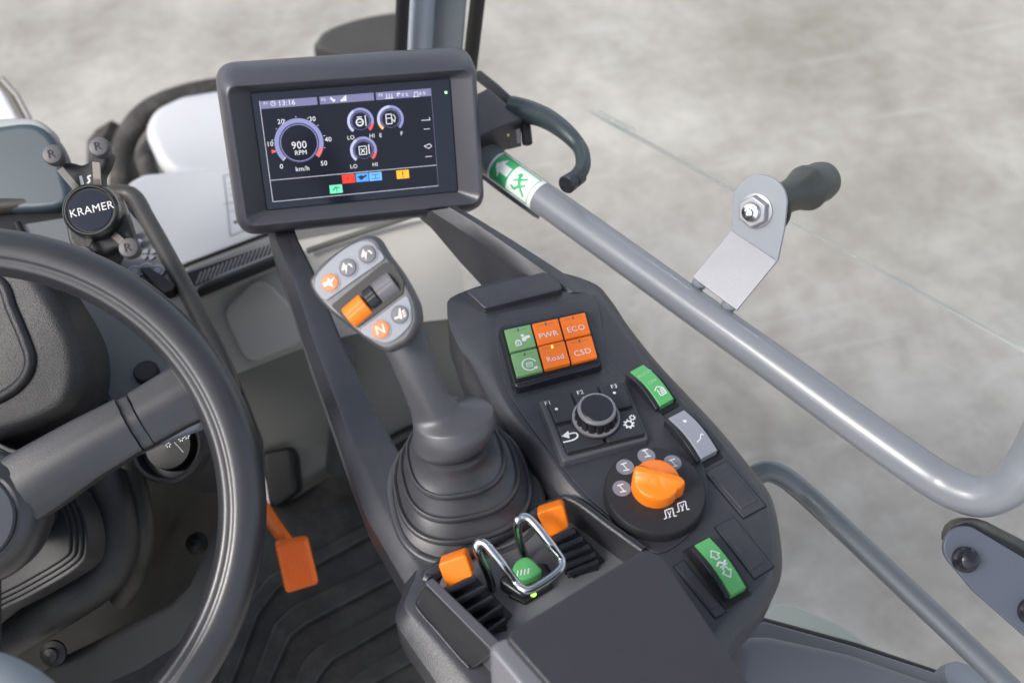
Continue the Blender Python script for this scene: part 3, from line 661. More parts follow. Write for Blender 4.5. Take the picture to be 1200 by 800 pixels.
# raised block at the rear of the pod
mb = MB(); bkP = HP(.553); mb.prism(bkP, rpoly(bkP.uvs([(545, 340), (638, 318), (653, 326), (660, 338), (568, 361)], .014), .004), -.02, .014, PL, .005, 4, taper=.002); mb.build('rear_block', CON)
# right hand strut to the display
mb = MB(); OO = [(535, 242), (562, 258), (600, 281), (645, 310), (700, 346)]; HHl = [(525, 244), (552, 260), (600, 293), (640, 322), (668, 343)]; II = [(505, 247), (530, 263), (575, 292), (618, 322), (632, 345)]; WW = [(480, 245), (506, 268), (540, 308), (566, 336), (580, 356)]
R = []
for o_, h_, i_, w_ in zip(OO, HHl, II, WW):
    a = Z(*o_, .558); b_ = Z(*h_, .560); c_ = Z(*i_, .550); d_ = Z(*w_, .505); R.append([V((a.x+.002, a.y+.001, .50)), a, a*.9+b_*.1+V((0, 0, .0012)), a*.1+b_*.9+V((0, 0, .0012)), b_, c_, c_*.9+d_*.1-V((0, 0, .001)), d_])
mb.rings(R, PL); mb.build('strut', CON, 25)
# inner raised deck island
mb = MB(); isl = smooth([V(DK.uv(*p)) for p in [(582, 374), (592, 366), (640, 359), (690, 352), (702, 360), (707, 392), (717, 424), (738, 448), (785, 496), (812, 524), (827, 556), (827, 592), (806, 628), (776, 648), (752, 640), (712, 604), (684, 578), (652, 540), (614, 490), (590, 447), (581, 400)]], 4)
mb.prism(DK, [tuple(p) for p in isl], -.002, .0016, PL, .001, 2); mb.build('deck_plate', CON, 40)
DT = HP(ZD+.0016)
# key pad
KF = HP(ZD+.010)
mb = MB(); mb.prism(KF, rpoly(KF.uvs([(584, 382), (689, 359), (706, 427), (603, 455)]), .006), -.009, 0, PLS, .0035, 4, taper=.001); kf = mb.build('key_frame', CON)
kq = [(589.5, 388.5), (686, 367.5), (701, 422), (605, 446)]
def bil(q, u, v, P, h=0):
    A = [V(P.uv(x, y, h)) for x, y in q]; return (A[0]*(1-u)+A[1]*u)*(1-v)+(A[3]*(1-u)+A[2]*u)*v
keys = [('green', '', 0, 0), ('orange', 'PWR', 1, 0), ('orange', 'ECO', 2, 0), ('green', '', 0, 1), ('orange', 'Road', 1, 1), ('orange', 'CSD', 2, 1)]
klab = {(0, 0): 'green key with a padlock symbol', (1, 0): 'orange key lettered PWR', (2, 0): 'orange key lettered ECO', (0, 1): 'green key with a circular arrow symbol', (1, 1): 'orange key lettered Road with its lamp lit', (2, 1): 'orange key lettered CSD'}
mb = MB(); mb.prism(KF, [tuple(bil(kq, u, v, KF)) for u, v in ((-.02, -.03), (1.02, -.03), (1.02, 1.03), (-.02, 1.03))], -.002, .0006, BLK); mb.build('key_recess', kf)
for col, s_, i, j in keys:
    g_ = .022; u0 = i/3+g_*.5; u1 = (i+1)/3-g_*.5; v0 = j/2+g_; v1 = (j+1)/2-g_
    P = KF; c4 = [tuple(bil(kq, u, v, P)) for u, v in ((u0, v0), (u1, v0), (u1, v1), (u0, v1))]
    M = GRN if col == 'green' else ORK
    mb = MB(); hh = .0035 + (.0012 if s_ == 'Road' else 0); mb.prism(P, rpoly(c4, .001), 0, hh, M, .0008, 3)
    k = mb.build('key', CON, label=klab[(i, j)])
    dx = V(c4[1])-V(c4[0]); dy = V(c4[0])-V(c4[3]); cc = mid(*[V((a[0], a[1], 0)) for a in c4]).to_2d()
    ux = dx.normalized(); uy = dy.normalized()
    def K(x, y): return tuple(cc+ux*x+uy*y)
    mb = MB(); h = hh+.0002
    mb.flat(P, [K(-.0007, .0075), K(.0007, .0075), K(.0007, .0108), K(-.0007, .0108)], h, (scr('amber', (255, 210, 60), 2.2) if s_ == 'Road' else DPR))
    for sx in (-1, 1): mb.line(P, K(sx*.0022, .0088), K(sx*.008, .0092), .00025, h, DPR)
    mb.build('indicator', k)
    mb = MB()
    if s_: mb.text(P, s_, K(.0, -.0035), .0086 if s_ != 'Road' else .0078, h, WHT, dx, slim=.95)
    elif j == 0:
        mb.pline(P, [K(-.005, -.008), K(-.0005, -.008), K(-.0005, -.0035), K(-.005, -.0035), K(-.005, -.0085)], .0011, h, WHT)
        mb.band(P, K(-.0028, -.0035), .0013, .0022, 0, pi, h, WHT, 12); mb.line(P, K(-.0028, -.005), K(-.0028, -.007), .0009, h, WHT)
        mb.disc(P, K(.0025, .002), .0016, h, WHT); mb.flat(P, [K(.0005, -.001), K(.004, -.003), K(.0095, -.002), K(.006, .001)], h, WHT); mb.disc(P, K(.003, -.003), .002, h+.00003, WHT); mb.disc(P, K(.0075, -.0005), .0016, h+.00006, WHT)
    else:
        mb.band(P, K(.0018, -.003), .0058, .0070, .3, 2*pi-.6, h, WHT, 40); mb.flat(P, [K(.0085, -.0068), K(.0045, -.007), K(.0072, -.0100)], h+.00005, WHT)
        mb.pline(P, [K(-.0008, -.0055), K(.0044, -.0055), K(.0044, -.001), K(-.0008, -.001), K(-.0008, -.0055)], .0007, h, WHT)
        for q in (-.0045, -.0035, -.0025): mb.line(P, K(0, q+.0005), K(.0038, q+.0005), .0004, h, WHT)
    mb.build('lettering', k)
# jog dial pad
JP = HP(ZD+.008); jq = [(637, 467), (730, 446.5), (757, 512), (664, 535)]
mb = MB(); mb.prism(JP, rpoly(JP.uvs([(631, 469), (732, 444), (761, 514), (659, 541)]), .003), -.0075, 0, PLG, .0022, 3, taper=.0012); jp = mb.build('dial_pad', CON)
mb = MB(); mb.prism(JP, rpoly([tuple(bil(jq, u, v, JP)) for u, v in ((0, 0), (1, 0), (1.0, 1), (0, 1))], .003), -.002, .0006, PLD, .0005); mb.build('dial_pad_face', jp)
def jkey(u0, v0, u1, v1, lab):
    mb = MB(); q = [tuple(bil(jq, u, v, JP)) for u, v in ((u0, v0), (u1, v0), (u1, v1), (u0, v1))]; mb.prism(JP, rpoly(q, .0015), 0, .0034, mat('soft_key_plastic', (.028, .029, .035), .38, bump=.3, bscale=1300, rvar=.05), .0011, 3); return mb.build('soft_key', CON, label=lab), q
for (a, tx, px_) in ((0, 'F1', (655, 480, 641.5, 471)), (1, 'F2', (684.5, 467, 680, 458.5)), (2, 'F3', (720, 461, 719.5, 451.5))):
    k, q = jkey(a/3+.015, .03, (a+1)/3-.018, .475, 'dark soft key lettered '+tx); dx = V(q[1])-V(q[0]); mb = MB()
    mb.disc(JP, JP.uv(px_[0]-3 if a == 0 else px_[0], px_[1]-1, .0037), .0014, .0037, WHT, 16); mb.text(JP, tx, JP.uv(px_[2], px_[3]+1, .0037), .0060, .0037, WHT, dx); mb.build('lettering', k)
k, q = jkey(.015, .54, .48, .97, 'dark soft key with a return arrow'); mb = MB()
pts = [V(JP.uv(*p, .0037)) for p in [(660, 518), (672, 515), (677, 511), (674, 507), (663, 509)]]
sm_ = smooth([p.to_3d() for p in pts], 4, False); mb.pline(JP, [(p.x, p.y) for p in sm_], .0014, .0037, WHT)
mb.flat(JP, [JP.uv(*p, .0037) for p in [(666, 504.5), (667.5, 513.5), (658, 511)]], .0038, WHT); mb.build('symbol', k)
k, q = jkey(.52, .54, .985, .97, 'dark soft key with a gear wheels symbol'); mb = MB()
for (cx_, cy_, r) in ((737, 496.5, .0036), (741, 489, .0022)):
    c = JP.uv(cx_, cy_, .0037); mb.band(JP, c, r*.6, r, 0, 2*pi, .0037, WHT, 28)
    for a in range(8): q_ = a*pi/4; mb.line(JP, (c[0]+r*.9*math.cos(q_), c[1]+r*.9*math.sin(q_)), (c[0]+r*1.35*math.cos(q_), c[1]+r*1.35*math.sin(q_)), r*.42, .00374, WHT)
mb.build('symbol', k)
jc = JP.pt(*JP.uv(698, 493), 0)
mb = MB(); mb.lathe(jc, (0, 0, 1), [(.0212, -.001), (.0212, .0045), (.020, .0052), (.019, .0052)], BLK, 48); mb.lathe(jc, (0, 0, 1), [(.0206, .001), (.0200, .0060), (.0190, .0064)], SILR, 48); mb.build('dial_collar', CON)
fl = lambda j, k: (1-.08*(1 if (k % 6) in (0, 1) else 0)) if j in (1, 2) else 1
mb = MB(); mb.lathe(jc, (0, 0, 1), [(.0178, .003), (.0182, .006), (.0168, .014), (.0162, .0158)], BLK, 96, fl)
mb.lathe(jc, (0, 0, 1), [(.0162, .0156), (.0162, .0172), (.0154, .0184), (.0137, .0188), (.0135, .0182), (.0, .0182)], SILR, 60)
mb.lathe(jc, (0, 0, 1), [(.0133, .017), (.0133, .0188), (.0127, .0192), (0, .0194)], PLS, 48); mb.build('dial', CON)
# rotary steering mode selector
sc0 = DT.uv(768, 574, .010); sC = DT.pt(*sc0, 0)
mb = MB(); mb.lathe(sC, (0, 0, 1), [(.0405, -.002), (.0405, .006), (.0395, .010), (.0385, .0112), (.0370, .0112), (.0, .0112)], PLD, 72); sel = mb.build('selector_dial', CON)
TP = HP(ZD+.0016+.0112)
mb = MB()
for p in ((728.5, 572), (732.5, 547), (757.5, 534), (788, 542)): mb.disc(TP, TP.uv(*p), .0073, .0002, mat('print_disc', (.20, .20, .235), .45))
for p in ((728.5, 572), (732.5, 547), (789, 542.5), (757.5, 531)):
    c = V(TP.uv(*p)); mb.line(TP, c+V((-.001, .0033)), c+V((.001, -.0033)), .0008, .0004, WHT)
    for s_ in (-1, 1): mb.line(TP, c+V((-.0026-s_*.0, .0030*s_)), c+V((.0026, .0034*s_)), .0010, .00045, WHT)
for (x, y) in ((784, 602), (799, 594)):
    P = TP; q = lambda a, b_: TP.uv(x+a, y+b_)
    mb.pline(P, [q(-6, 6), q(-3, 5), q(-5, -4), q(4, -7), q(6, 3), q(9, 2)], .0009, .0003, WHT); mb.pline(P, [q(-2, -3), q(2, 4)], .0007, .0003, WHT); mb.pline(P, [q(2, -4), q(0, 5)], .0007, .00035, WHT)
mb.build('symbol', sel)
# orange selector knob
kc = TP.pt(*TP.uv(768, 568, .004), 0)
dr = (TP.pt(*TP.uv(800, 572), 0)-TP.pt(*TP.uv(744, 545), 0)); dr.z = 0; dr.normalize(); dr.rotate(Matrix.Rotation(math.radians(14), 3, 'Z')); pr = V((-dr.y, dr.x, 0))
mb = MB(); R = []
prof = [(1.0, 0), (1.0, .0095), (.985, .0125), (.95, .0142), (.88, .0150), (.6, .0156), (.3, .0158), (.05, .0158)]
NK = 96
def kr(a):
    r = .0188; x = math.cos(a); 
    d = abs((a+pi) % (2*pi)-pi)
    if d < .22: r += .0035*(1-d/.22)**.7
    return r
for s_, h in prof:
    ring = []
    for k in range(NK):
        a = 2*pi*k/NK; r = kr(a)*s_ if s_ > .9 else .0188*s_; x = r*math.cos(a); y = r*math.sin(a)
        hh = h
        if h > .0120:
            ridge = math.exp(-((y-.001)/.0046)**4)*.0040; hh = h+ridge-(.0012 if abs(y) > .006 else 0)*min(1, (abs(y)-.006)/.003 if abs(y) > .006 else 0)
        ring.append(kc+dr*x+pr*y+V((0, 0, hh)))
    R.append(ring)
mb.rings(R, ORG); mb.build('selector_knob', CON, 50)
mb = MB(); mb.line(TP, (0, 0), (.001, 0), .001, -.2, BLK) if False else None
# rocker switches
def rocker(face, rec, colour, lab, kind):
    RP = HP(ZD+.010)
    tl, tr, br, bl = [V(RP.uv(*p)) for p in face]
    a0 = (tl+tr)/2; a1 = (bl+br)/2; ax = (a1-a0); Ln = ax.length; ax /= Ln; wx = V((-ax.y, ax.x)); W = ((tr-tl).length+(br-bl).length)/2
    if (tr-tl).dot(wx) < 0: wx = -wx
    def q(s, w, h): p = a0+ax*s+wx*w; return V((p.x, p.y, ZD+h))
    # recess
    mb = MB(); c = [a0-ax*.004-wx*(W/2+.0075), a0-ax*.004+wx*(W/2+.0035), a1+ax*.005+wx*(W/2+.0035), a1+ax*.005-wx*(W/2+.0075)]
    mb.prism(DK, rpoly([tuple(p) for p in c], .001), -.001, .0012, BLK, .0004); fr = mb.build('switch_recess', CON)
    nS = 14; arc = lambda s: .0095+.0045*math.sin(pi*min(1, max(0, s/Ln)))-.002*(s/Ln)
    def strip(w0, w1, m, dh, mb):
        R = []
        for i in range(nS+1):
            s = Ln*i/nS; h = arc(s)+dh; R.append([q(s, w0, .001), q(s, w1, .001), q(s, w1, h-.0006), q(s, w1-.0005*(1 if w1 > w0 else -1), h), q(s, w0+.0005, h), q(s, w0, h-.0006)])
        # orientation
        mb.rings(R, m)
    mb = MB(); strip(-W/2-.0042, -W/2-.0002, PLS, -.0012, mb); strip(W/2+.0002, W/2+.003, PLS, -.0012, mb); body = mb.build('rocker_body', CON, 35)
    mb = MB(); strip(-W/2, W/2, colour, 0, mb); r = mb.build('rocker_face', CON, 35, label=lab)
    mb = MB()
    class CP_:   # print laid on the curved face
        @staticmethod
        def pt(u, v, h): return q(v, u, arc(v)+h)
    def pl(pts, wd): 
        for i in range(len(pts)-1):
            a = V(pts[i]); b_ = V(pts[i+1]); d = (b_-a).normalized(); n_ = V((-d.y, d.x))*wd/2
            mb.add([CP_.pt(*(a-n_), .0003), CP_.pt(*(b_-n_), .0003), CP_.pt(*(b_+n_), .0003), CP_.pt(*(a+n_), .0003)], [(0, 1, 2, 3)], WHT)
    if kind == 'auto':
        me, (cx, cy) = textmesh('AUTO'); me2, (c2, c3) = textmesh('OFF')
        for (m_, (ccx, ccy), s0) in ((me, (cx, cy), Ln*.24), (me2, (c2, c3), Ln*.5)):
            mb.add([CP_.pt((v[0]-ccx)*.0052, s0-(v[1]-ccy)*.0046, .0003) for v in m_[0]], m_[1], mat('faint_print', (.35, .6, .38), .5))
        pl([(-.004, Ln*.70), (0, Ln*.64), (.004, Ln*.70)], .0009); pl([(-.0015, Ln*.70), (-.0015, Ln*.84), (.0045, Ln*.84), (.0045, Ln*.72), (.001, Ln*.72)], .0009); pl([(0, Ln*.76), (.004, Ln*.76)], .001); pl([(0, Ln*.80), (.004, Ln*.80)], .001)
    elif kind == 'plain':
        mb.add([CP_.pt(.0016*math.cos(k*pi/8), Ln*.24+.0016*math.sin(k*pi/8), .0003) for k in range(16)], [tuple(range(16))], WHT); pl([(-.004, Ln*.72), (.0, Ln*.70), (.0035, Ln*.62)], .0009); pl([(.0035, Ln*.62), (.005, Ln*.66)], .0009)
    else:
        for s_ in (1, -1):
            o_ = Ln*(.5-.22*s_); pl([(-.004, o_+.003*s_), (0, o_-.0022*s_), (.004, o_+.003*s_), (.0018, o_+.003*s_), (.0018, o_+.006*s_), (-.0018, o_+.006*s_), (-.0018, o_+.003*s_), (-.004, o_+.003*s_)], .0008)
        pl([(-.0045, Ln*.52), (-.001, Ln*.47), (.0015, Ln*.53), (.0045, Ln*.49)], .0016); pl([(-.003, Ln*.56), (.004, Ln*.55)], .001)
    mb.build('symbol', r)
rocker([(738.5, 435), (754.5, 426.5), (790, 465), (774, 473)], None, GRB, 'green rocker switch lettered AUTO and OFF', 'auto')
rocker([(783, 489.5), (803, 479.5), (840.5, 525), (823.5, 535)], None, SIL, 'silver grey rocker switch', 'plain')
rocker([(815, 637.5), (831, 629.5), (875, 684), (857, 697)], None, GRB, 'green rocker switch with two arrow symbols', 'arrows')
def blank(q, in_=None):
    mb = MB(); uv = DK.uvs(q); mb.prism(DK, offset(ccw(uv), -.0009), -.001, .0005, BLK); b1 = mb.build('blank_gap', CON)
    mb = MB(); mb.prism(DK, rpoly(ccw(uv), .0008), -.001, .0015, PL, .0007); bb = mb.build('blanking_plate', CON)
    A = [V(p) for p in uv]; ctr = (A[0]+A[1]+A[2]+A[3])/4
    i = [tuple(ctr+(p-ctr)*.74) for p in A]; mb = MB(); mb.prism(DK, ccw(i), .001, .0022, PL, .0006); mb.build('raised_panel', bb)
blank([(826, 554), (852, 541), (897, 593), (871, 607)])
blank([(838, 618), (860, 607), (906, 664), (884, 678)])
blank([(790, 664), (801, 657), (850, 717), (838, 724)])
# tray
TR = HP(.515)
mb = MB(); mb.prism(HP(.534), HP(.534).uvs([(513, 690), (520, 670), (650, 590), (690, 600), (745, 645), (720, 680), (600, 760), (580, 756)]), -.002, .0, mat('tray_floor', (.135, .14, .15), .42, bump=.2), 0); mb.build('tray_floor', CON)
mb = MB(); W1 = HP(.572)
mb.prism(W1, rpoly(W1.uvs([(497, 682), (507, 676), (592, 757), (580, 766)]), .002), -.045, 0, PLG, .0022, 3); mb.build('tray_wall', CON)
mb = MB(); W2 = HP(.566)
def slab(mb, a, b_, c, d, m, tk=.002): thick(mb, [a, b_, c, d], (b_-a).cross(d-a), tk, m, .0006)
mb.add([W1.pt(*W1.uv(499, 686), -.001), W1.pt(*W1.uv(579, 765), -.001), Z(555, 781, .5335), Z(546, 778, .5335), Z(489, 711, .5335)], [(4, 3, 2, 1, 0)], PLD); mb.build('wall_recess', CON)
mb = MB(); mb.tube(smooth([Z(500, 684, .571), Z(492, 696, .55), Z(488, 710, .535), Z(513, 740, .534), Z(546, 778, .534), Z(555, 780, .534), Z(577, 765, .571)], 5, False), .0010, PL, 8); mb.build('recess_lip', CON)
mb = MB(); pa = smooth([Z(650, 586, .553), Z(660, 583, .566), Z(680, 592, .569), Z(712, 616, .569), Z(752, 645, .569)], 4, False)
pb = [V((p.x, p.y, .52)) for p in pa]; off_ = V((.004, .002, 0))
mb.rings([pb, pa, [p+off_ for p in pa], [p+off_ for p in pb]], PL, False, False, closed=False); mb.build('tray_side_wall', CON)
mb = MB(); mb.tube(pa, .0022, PL, 10); mb.build('tray_lip', CON)
# front lip between boot and tray
mb = MB(); q = [Z(505, 680, .537), Z(512, 668, .537), Z(640, 596, .540), Z(652, 592, .540)]
mb.tube(smooth(q, 4, False), .006, PL, 12); mb.build('tray_ridge', CON)
# orange paddles with ribbed bellows
def paddle(face, topq, z, ribs_, lab):
    mb = MB(); P = Plane(Z(*face[0], z), RT+UP*.35, (-.25, -.75, .62)); c = P.uvs(face)
    mb.prism(P, rpoly(c, .0035), -.015, 0, ORG, .003, 4, bot=True); mb.build('lever_paddle', CON, label=lab)
    for i, (a, b_, zz) in enumerate(ribs_):
        mb = MB(); A = Z(*a, zz); B = Z(*b_, zz); dn = V((0, 0, -1)); bk_ = V((.12, .99, 0)).normalized()
        mb.tube([A, B], .0030, PLS, 10); thick(mb, [A+V((0, 0, -.001)), B+V((0, 0, -.001)), B+V((.0, -.004, -.010)), A+V((0, -.004, -.010))], V((0, -.9, .3)), .004, PLS, 0)
        mb.build('bellows_rib', CON)
ZL = .575
paddle([(513, 661), (546, 649), (555, 676), (524, 690)], None, ZL, [((522, 693), (557, 677), .566), ((533, 706), (568, 688), .560), ((543, 719), (577, 700), .553), ((554, 733), (588, 710), .546), ((565, 745), (592, 726), .540)], 'left orange lever paddle')
paddle([(628, 601), (660, 591), (667, 618), (643, 631)], None, ZL, [((643, 636), (673, 622), .566), ((650, 644), (682, 631), .560), ((657, 653), (690, 640), .553), ((662, 663), (697, 649), .546), ((666, 672), (700, 657), .541)], 'right orange lever paddle')
mb = MB(); mb.prism(HP(.534), HP(.534).uvs([(516, 694), (556, 676), (600, 722), (566, 752)]), 0, .004, BLK); mb.build('lever_slot', CON); mb = MB(); mb.prism(HP(.534), HP(.534).uvs([(640, 634), (672, 620), (708, 658), (672, 678)]), 0, .004, BLK); mb.build('lever_slot', CON)
# green button and LED
gc = HP(.536).pt(*HP(.536).uv(606, 681), 0)
mb = MB(); P = HP(.536); mb.prism(P, rpoly(P.uvs([(582, 686), (598, 672), (640, 664), (650, 682), (612, 706)]), .006), -.002, .010, PLS, .004, 3); mb.build('button_base', CON)
mb = MB(); P3 = HP(.546); mb.prism(P3, smooth([V(P3.uv(*p)) for p in [(600, 676), (605, 663), (618, 658), (631, 668), (634, 676), (618, 684), (606, 684)]], 4), -.002, .009, GRB, .004, 4); gb = mb.build('release_button', CON)
mb = MB()
for k in range(4): x = 606+k*4.2; mb.line(P3, P3.uv(x, 675-k*.9, .0092), P3.uv(x+1.0, 668-k*.9, .0092), .0009, .0093, WHT)
mb.build('symbol', gb)
mb = MB(); P4 = HP(.537); mb.prism(P4, P4.uvs([(596, 699), (638, 678), (648, 688), (615, 708)]), -.001, .003, BLK, .001); lp = mb.build('lamp_plate', CON)
mb = MB(); mb.lathe(P4.pt(*P4.uv(625, 695, .004), .003), (0, 0, 1), [(.0022, 0), (.002, .001), (0, .0018)], scr('green', (120, 255, 60), 5), 14); mb.build('lamp', lp)
# wire guard
mb = MB(); zt, zf = .592, .575
path = [Z(577, 690, .534), Z(572, 672, .555), Z(560, 646, zt-.006), Z(560, 637, zt), Z(567, 636, zt+.002), Z(576, 645, zt), Z(590, 662, zt-.006), Z(603, 680, zf), Z(611, 689, zf), Z(621, 691, zf), Z(636, 683, zf), Z(651, 672, zf), Z(658, 663, zf), Z(657, 653, zf), Z(646, 638, zt-.008), Z(630, 618, zt-.002), Z(619, 607, zt), Z(611, 606, zt), Z(606, 613, zt-.004), Z(609, 634, .56), Z(616, 656, .534)]
mb.tube(smooth(path, 5, False), .0034, CHR, 14); mb.build('wire_guard', CON)

# armrest pad
mb = MB(); A1 = HP(.640)
t = root('armrest_pad', A1.pt(*A1.uv(720, 760), -.09), 'large black padded armrest slab in the near foreground, blurred', 'armrest')
mb.prism(A1, rpoly(A1.uvs([(598, 739), (757, 641), (778, 655), (925, 870), (900, 1000), (780, 1000), (700, 868), (642, 801), (594, 747)]), [.004, .008, .01, 0, 0, 0, 0, 0, .004]), -.06, 0, mat('armrest_skin', (.034, .034, .040), .40, bump=.7, bscale=600, var=.2, vscale=20), .004, 4); mb.build('pad', t)
mb = MB(); A2 = HP(.632); mb.prism(A2, rpoly(A2.uvs([(569, 757), (597, 742), (650, 802), (710, 868), (700, 900), (660, 870), (606, 801)]), [.008, .008, 0, 0, 0, 0, 0]), -.055, 0, mat('armrest_edge_sheen', (.16, .16, .18), .35, rvar=.06), .006, 4); mb.build('side_trim', t)  # pale bluish edge colour stands in for sky light on the left bevel

# ================================================================== joystick
jb = V((.084, .433, ZB))
t = root('joystick', jb, 'dark grey joystick with ribbed rubber boot and a button head', 'joystick')
def sup(cx, cy, z, hw, hd, n=2.6, N=80, rot=-.03, tilt=0):
    out = []
    for k in range(N):
        a = 2*pi*k/N; c, s = math.cos(a), math.sin(a); x = hw*abs(c)**(2/n)*(1 if c > 0 else -1); y = hd*abs(s)**(2/n)*(1 if s > 0 else -1)
        out.append(V((cx+x*math.cos(rot)-y*math.sin(rot), cy+x*math.sin(rot)+y*math.cos(rot), z+tilt*x)))
    return out
def pxw(x, y, z, hw_px): 
    c = Z(x, y, z); d = (c-CAM).dot(FW); return c, hw_px/FPX*d
lips = [(546, 577, .533, 91), (541, 562, .549, 80.5), (538, 547, .568, 69.5), (534, 531, .589, 58)]
neck = (532, 521, .603, 40)
R = []
for i, (x, y, z, hw) in enumerate(lips):
    c, r = pxw(x, y, z, hw)
    if i == 0: R += [sup(c.x, c.y, ZB-.002, r, r), sup(c.x, c.y, ZB+.003, r, r), sup(c.x, c.y, ZB+.0045, r-.0015, r-.0015), sup(c.x, c.y, ZB+.0045, r-.005, r-.005)]
    else:
        R += [sup(c.x, c.y, z-.0095, r*.86, r*.86), sup(c.x, c.y, z-.0075, r*.95, r*.95), sup(c.x, c.y, z-.0050, r*.99, r*.99), sup(c.x, c.y, z-.0025, r, r), sup(c.x, c.y, z-.0004, r*.988, r*.988), sup(c.x, c.y, z+.0006, r*.965, r*.965), sup(c.x, c.y, z+.0001, r*.945, r*.945), sup(c.x, c.y, z-.0010, r*.92, r*.92)]
    if i+1 < len(lips):
        c2, r2_ = pxw(*lips[i+1]); z2 = lips[i+1][2]; R += [sup(c.x*.6+c2.x*.4, c.y*.6+c2.y*.4, z+.0005, r*.55+r2_*.42, r*.55+r2_*.42), sup(c.x*.3+c2.x*.7, c.y*.3+c2.y*.7, z+(z2-.0095-z)*.55, r2_*.93, r2_*.93)]
c, r = pxw(*neck); R += [sup(c.x, c.y, neck[2]-.006, r*1.03, r*1.03, 2.2), sup(c.x, c.y, neck[2], r, r, 2.2), sup(c.x, c.y, neck[2]+.004, r*.97, r*.97, 2.2), sup(c.x, c.y, neck[2]+.005, r*.8, r*.8, 2.2)]
mb = MB(); mb.rings(R, RUB); mb.build('boot', t, 60)
mb = MB()
for (p, q) in (((488, 561), (502, 554)), ((478, 581), (492, 573)), ((474, 601), (485, 595))): pass
# grip
secs = [((488, 528), (564, 521), .771, .72), ((484, 521), (576, 508), .768, .76), ((484, 509), (581, 494), .763, .76), ((484, 498), (579, 482), .760, .74), ((483.5, 495.5), (574, 478), .759, .70), ((483, 492), (541, 474), .757, .60), ((482, 486), (534, 469), .755, .60), ((478, 474), (527, 462), .752, .62), ((471, 456), (518, 443), .748, .66), ((464, 440), (511, 424), .745, .68), ((457, 424), (504, 402), .743, .68), ((449, 408), (499, 385), .741, .60), ((442, 398), (492, 368), .739, .45), ((434, 384), (484, 347), .738, .3), ((426, 372), (470, 332), .737, .2)]
def grip_ring(a, b_, d, k, N=48, sh=0):
    A = D(*a, d); B = D(*b_, d); ax = (B-A)/2; f = V((FW.x, FW.y, 0)).normalized()+V((0, 0, -.25)); f = f-ax*(f.dot(ax)/ax.length_squared); f.normalize(); cc = (A+B)/2; out = []
    for i in range(N):
        t_ = 2*pi*i/N; c, s_ = math.cos(t_), math.sin(t_); n_ = 2 if s_ > 0 else 2-.45*sh
        out.append(cc+ax*(abs(c)**(2/n_)*(1 if c > 0 else -1))+f*(k*ax.length*1.05*abs(s_)**(2/n_)*(1 if s_ > 0 else -1)))
    return out
def interp(S, n=4):
    A = smooth([V((a[0], a[1], z*1000)) for a, b_, z, k in S], n, False); B = smooth([V((b_[0], b_[1], k*100)) for a, b_, z, k in S], n, False)
    return [((p.x, p.y), (q.x, q.y), p.z/1000, q.z/100) for p, q in zip(A, B)]
IS = interp(secs, 4)
mb = MB(); R = [grip_ring(*s_, sh=max(0, min(1, 1-abs(i_-26)/18))) for i_, s_ in enumerate(IS)]; mb.rings(R, GRIPM); gripo = mb.build('grip', t, 80)
# thumb ledge front crease
# head
HH = Plane(D(428, 343, .70), RT*.93+UP*.30, -FW*.9+V((-.16, 0, .18)))
ho = [(362, 330), (366, 322), (375, 310), (397, 292), (420, 278), (432, 275), (443, 279), (455, 298), (472, 321), (486, 347), (490, 362), (490, 378), (480, 398), (466, 407), (452, 411), (434, 402), (415, 388), (400, 376), (385, 364), (368, 345)]
houv = ccw([tuple(p) for p in smooth([V(HH.uv(*p)) for p in ho], 4)])
mb = MB(); R = []
for (ins_, h) in ((.012, -.034), (.005, -.030), (.001, -.018), (-.0005, -.008), (0, -.003), (.0012, -.0008), (.0025, 0), (.0035, 0)):
    sh = V((.010, .012))*0
    R.append([HH.pt(x, y, h) for x, y in offset(houv, ins_)])
mb.rings(R, GRIPM); hd = mb.build('head', t, 50)
up_ = [(369.5, 332), (374, 320.5), (386, 307), (400, 295), (413, 287), (425, 282.5), (436, 283.5), (444, 292), (450.5, 301), (447, 307), (420, 326), (388, 349), (381, 351.5), (372.5, 343)]
lo_ = [(423, 386), (436, 376), (455, 362), (470, 350.5), (477.5, 347), (482, 358), (483, 375), (477, 386), (465, 397), (452, 402), (440, 398.5), (428, 393)]
HFM = mat('head_panel', (.25, .262, .30), .42, rvar=.05)
for oo, nm in ((up_, 'upper_panel'), (lo_, 'lower_panel')):
    mb = MB(); uv = smooth([V(HH.uv(*p)) for p in oo], 3); mb.prism(HH, [tuple(p) for p in uv], -.001, .0012, HFM, .0006); pn = mb.build(nm, t, 40)
mb = MB(); uv = rpoly(HH.uvs([(388, 358), (450, 308), (462, 308), (474, 330), (473, 344), (420, 384), (410, 380)]), .002); mb.prism(HH, uv, -.001, .0008, BLK, .0003); mb.build('roller_slot', t)
btns = [((386.5, 331), 'o', 'x'), ((407.5, 313.5), 'g', 'b1'), ((430.5, 298), 'g', 'b2'), ((446, 386), 'o', 'N'), ((468.5, 368.5), 'g', 'h')]
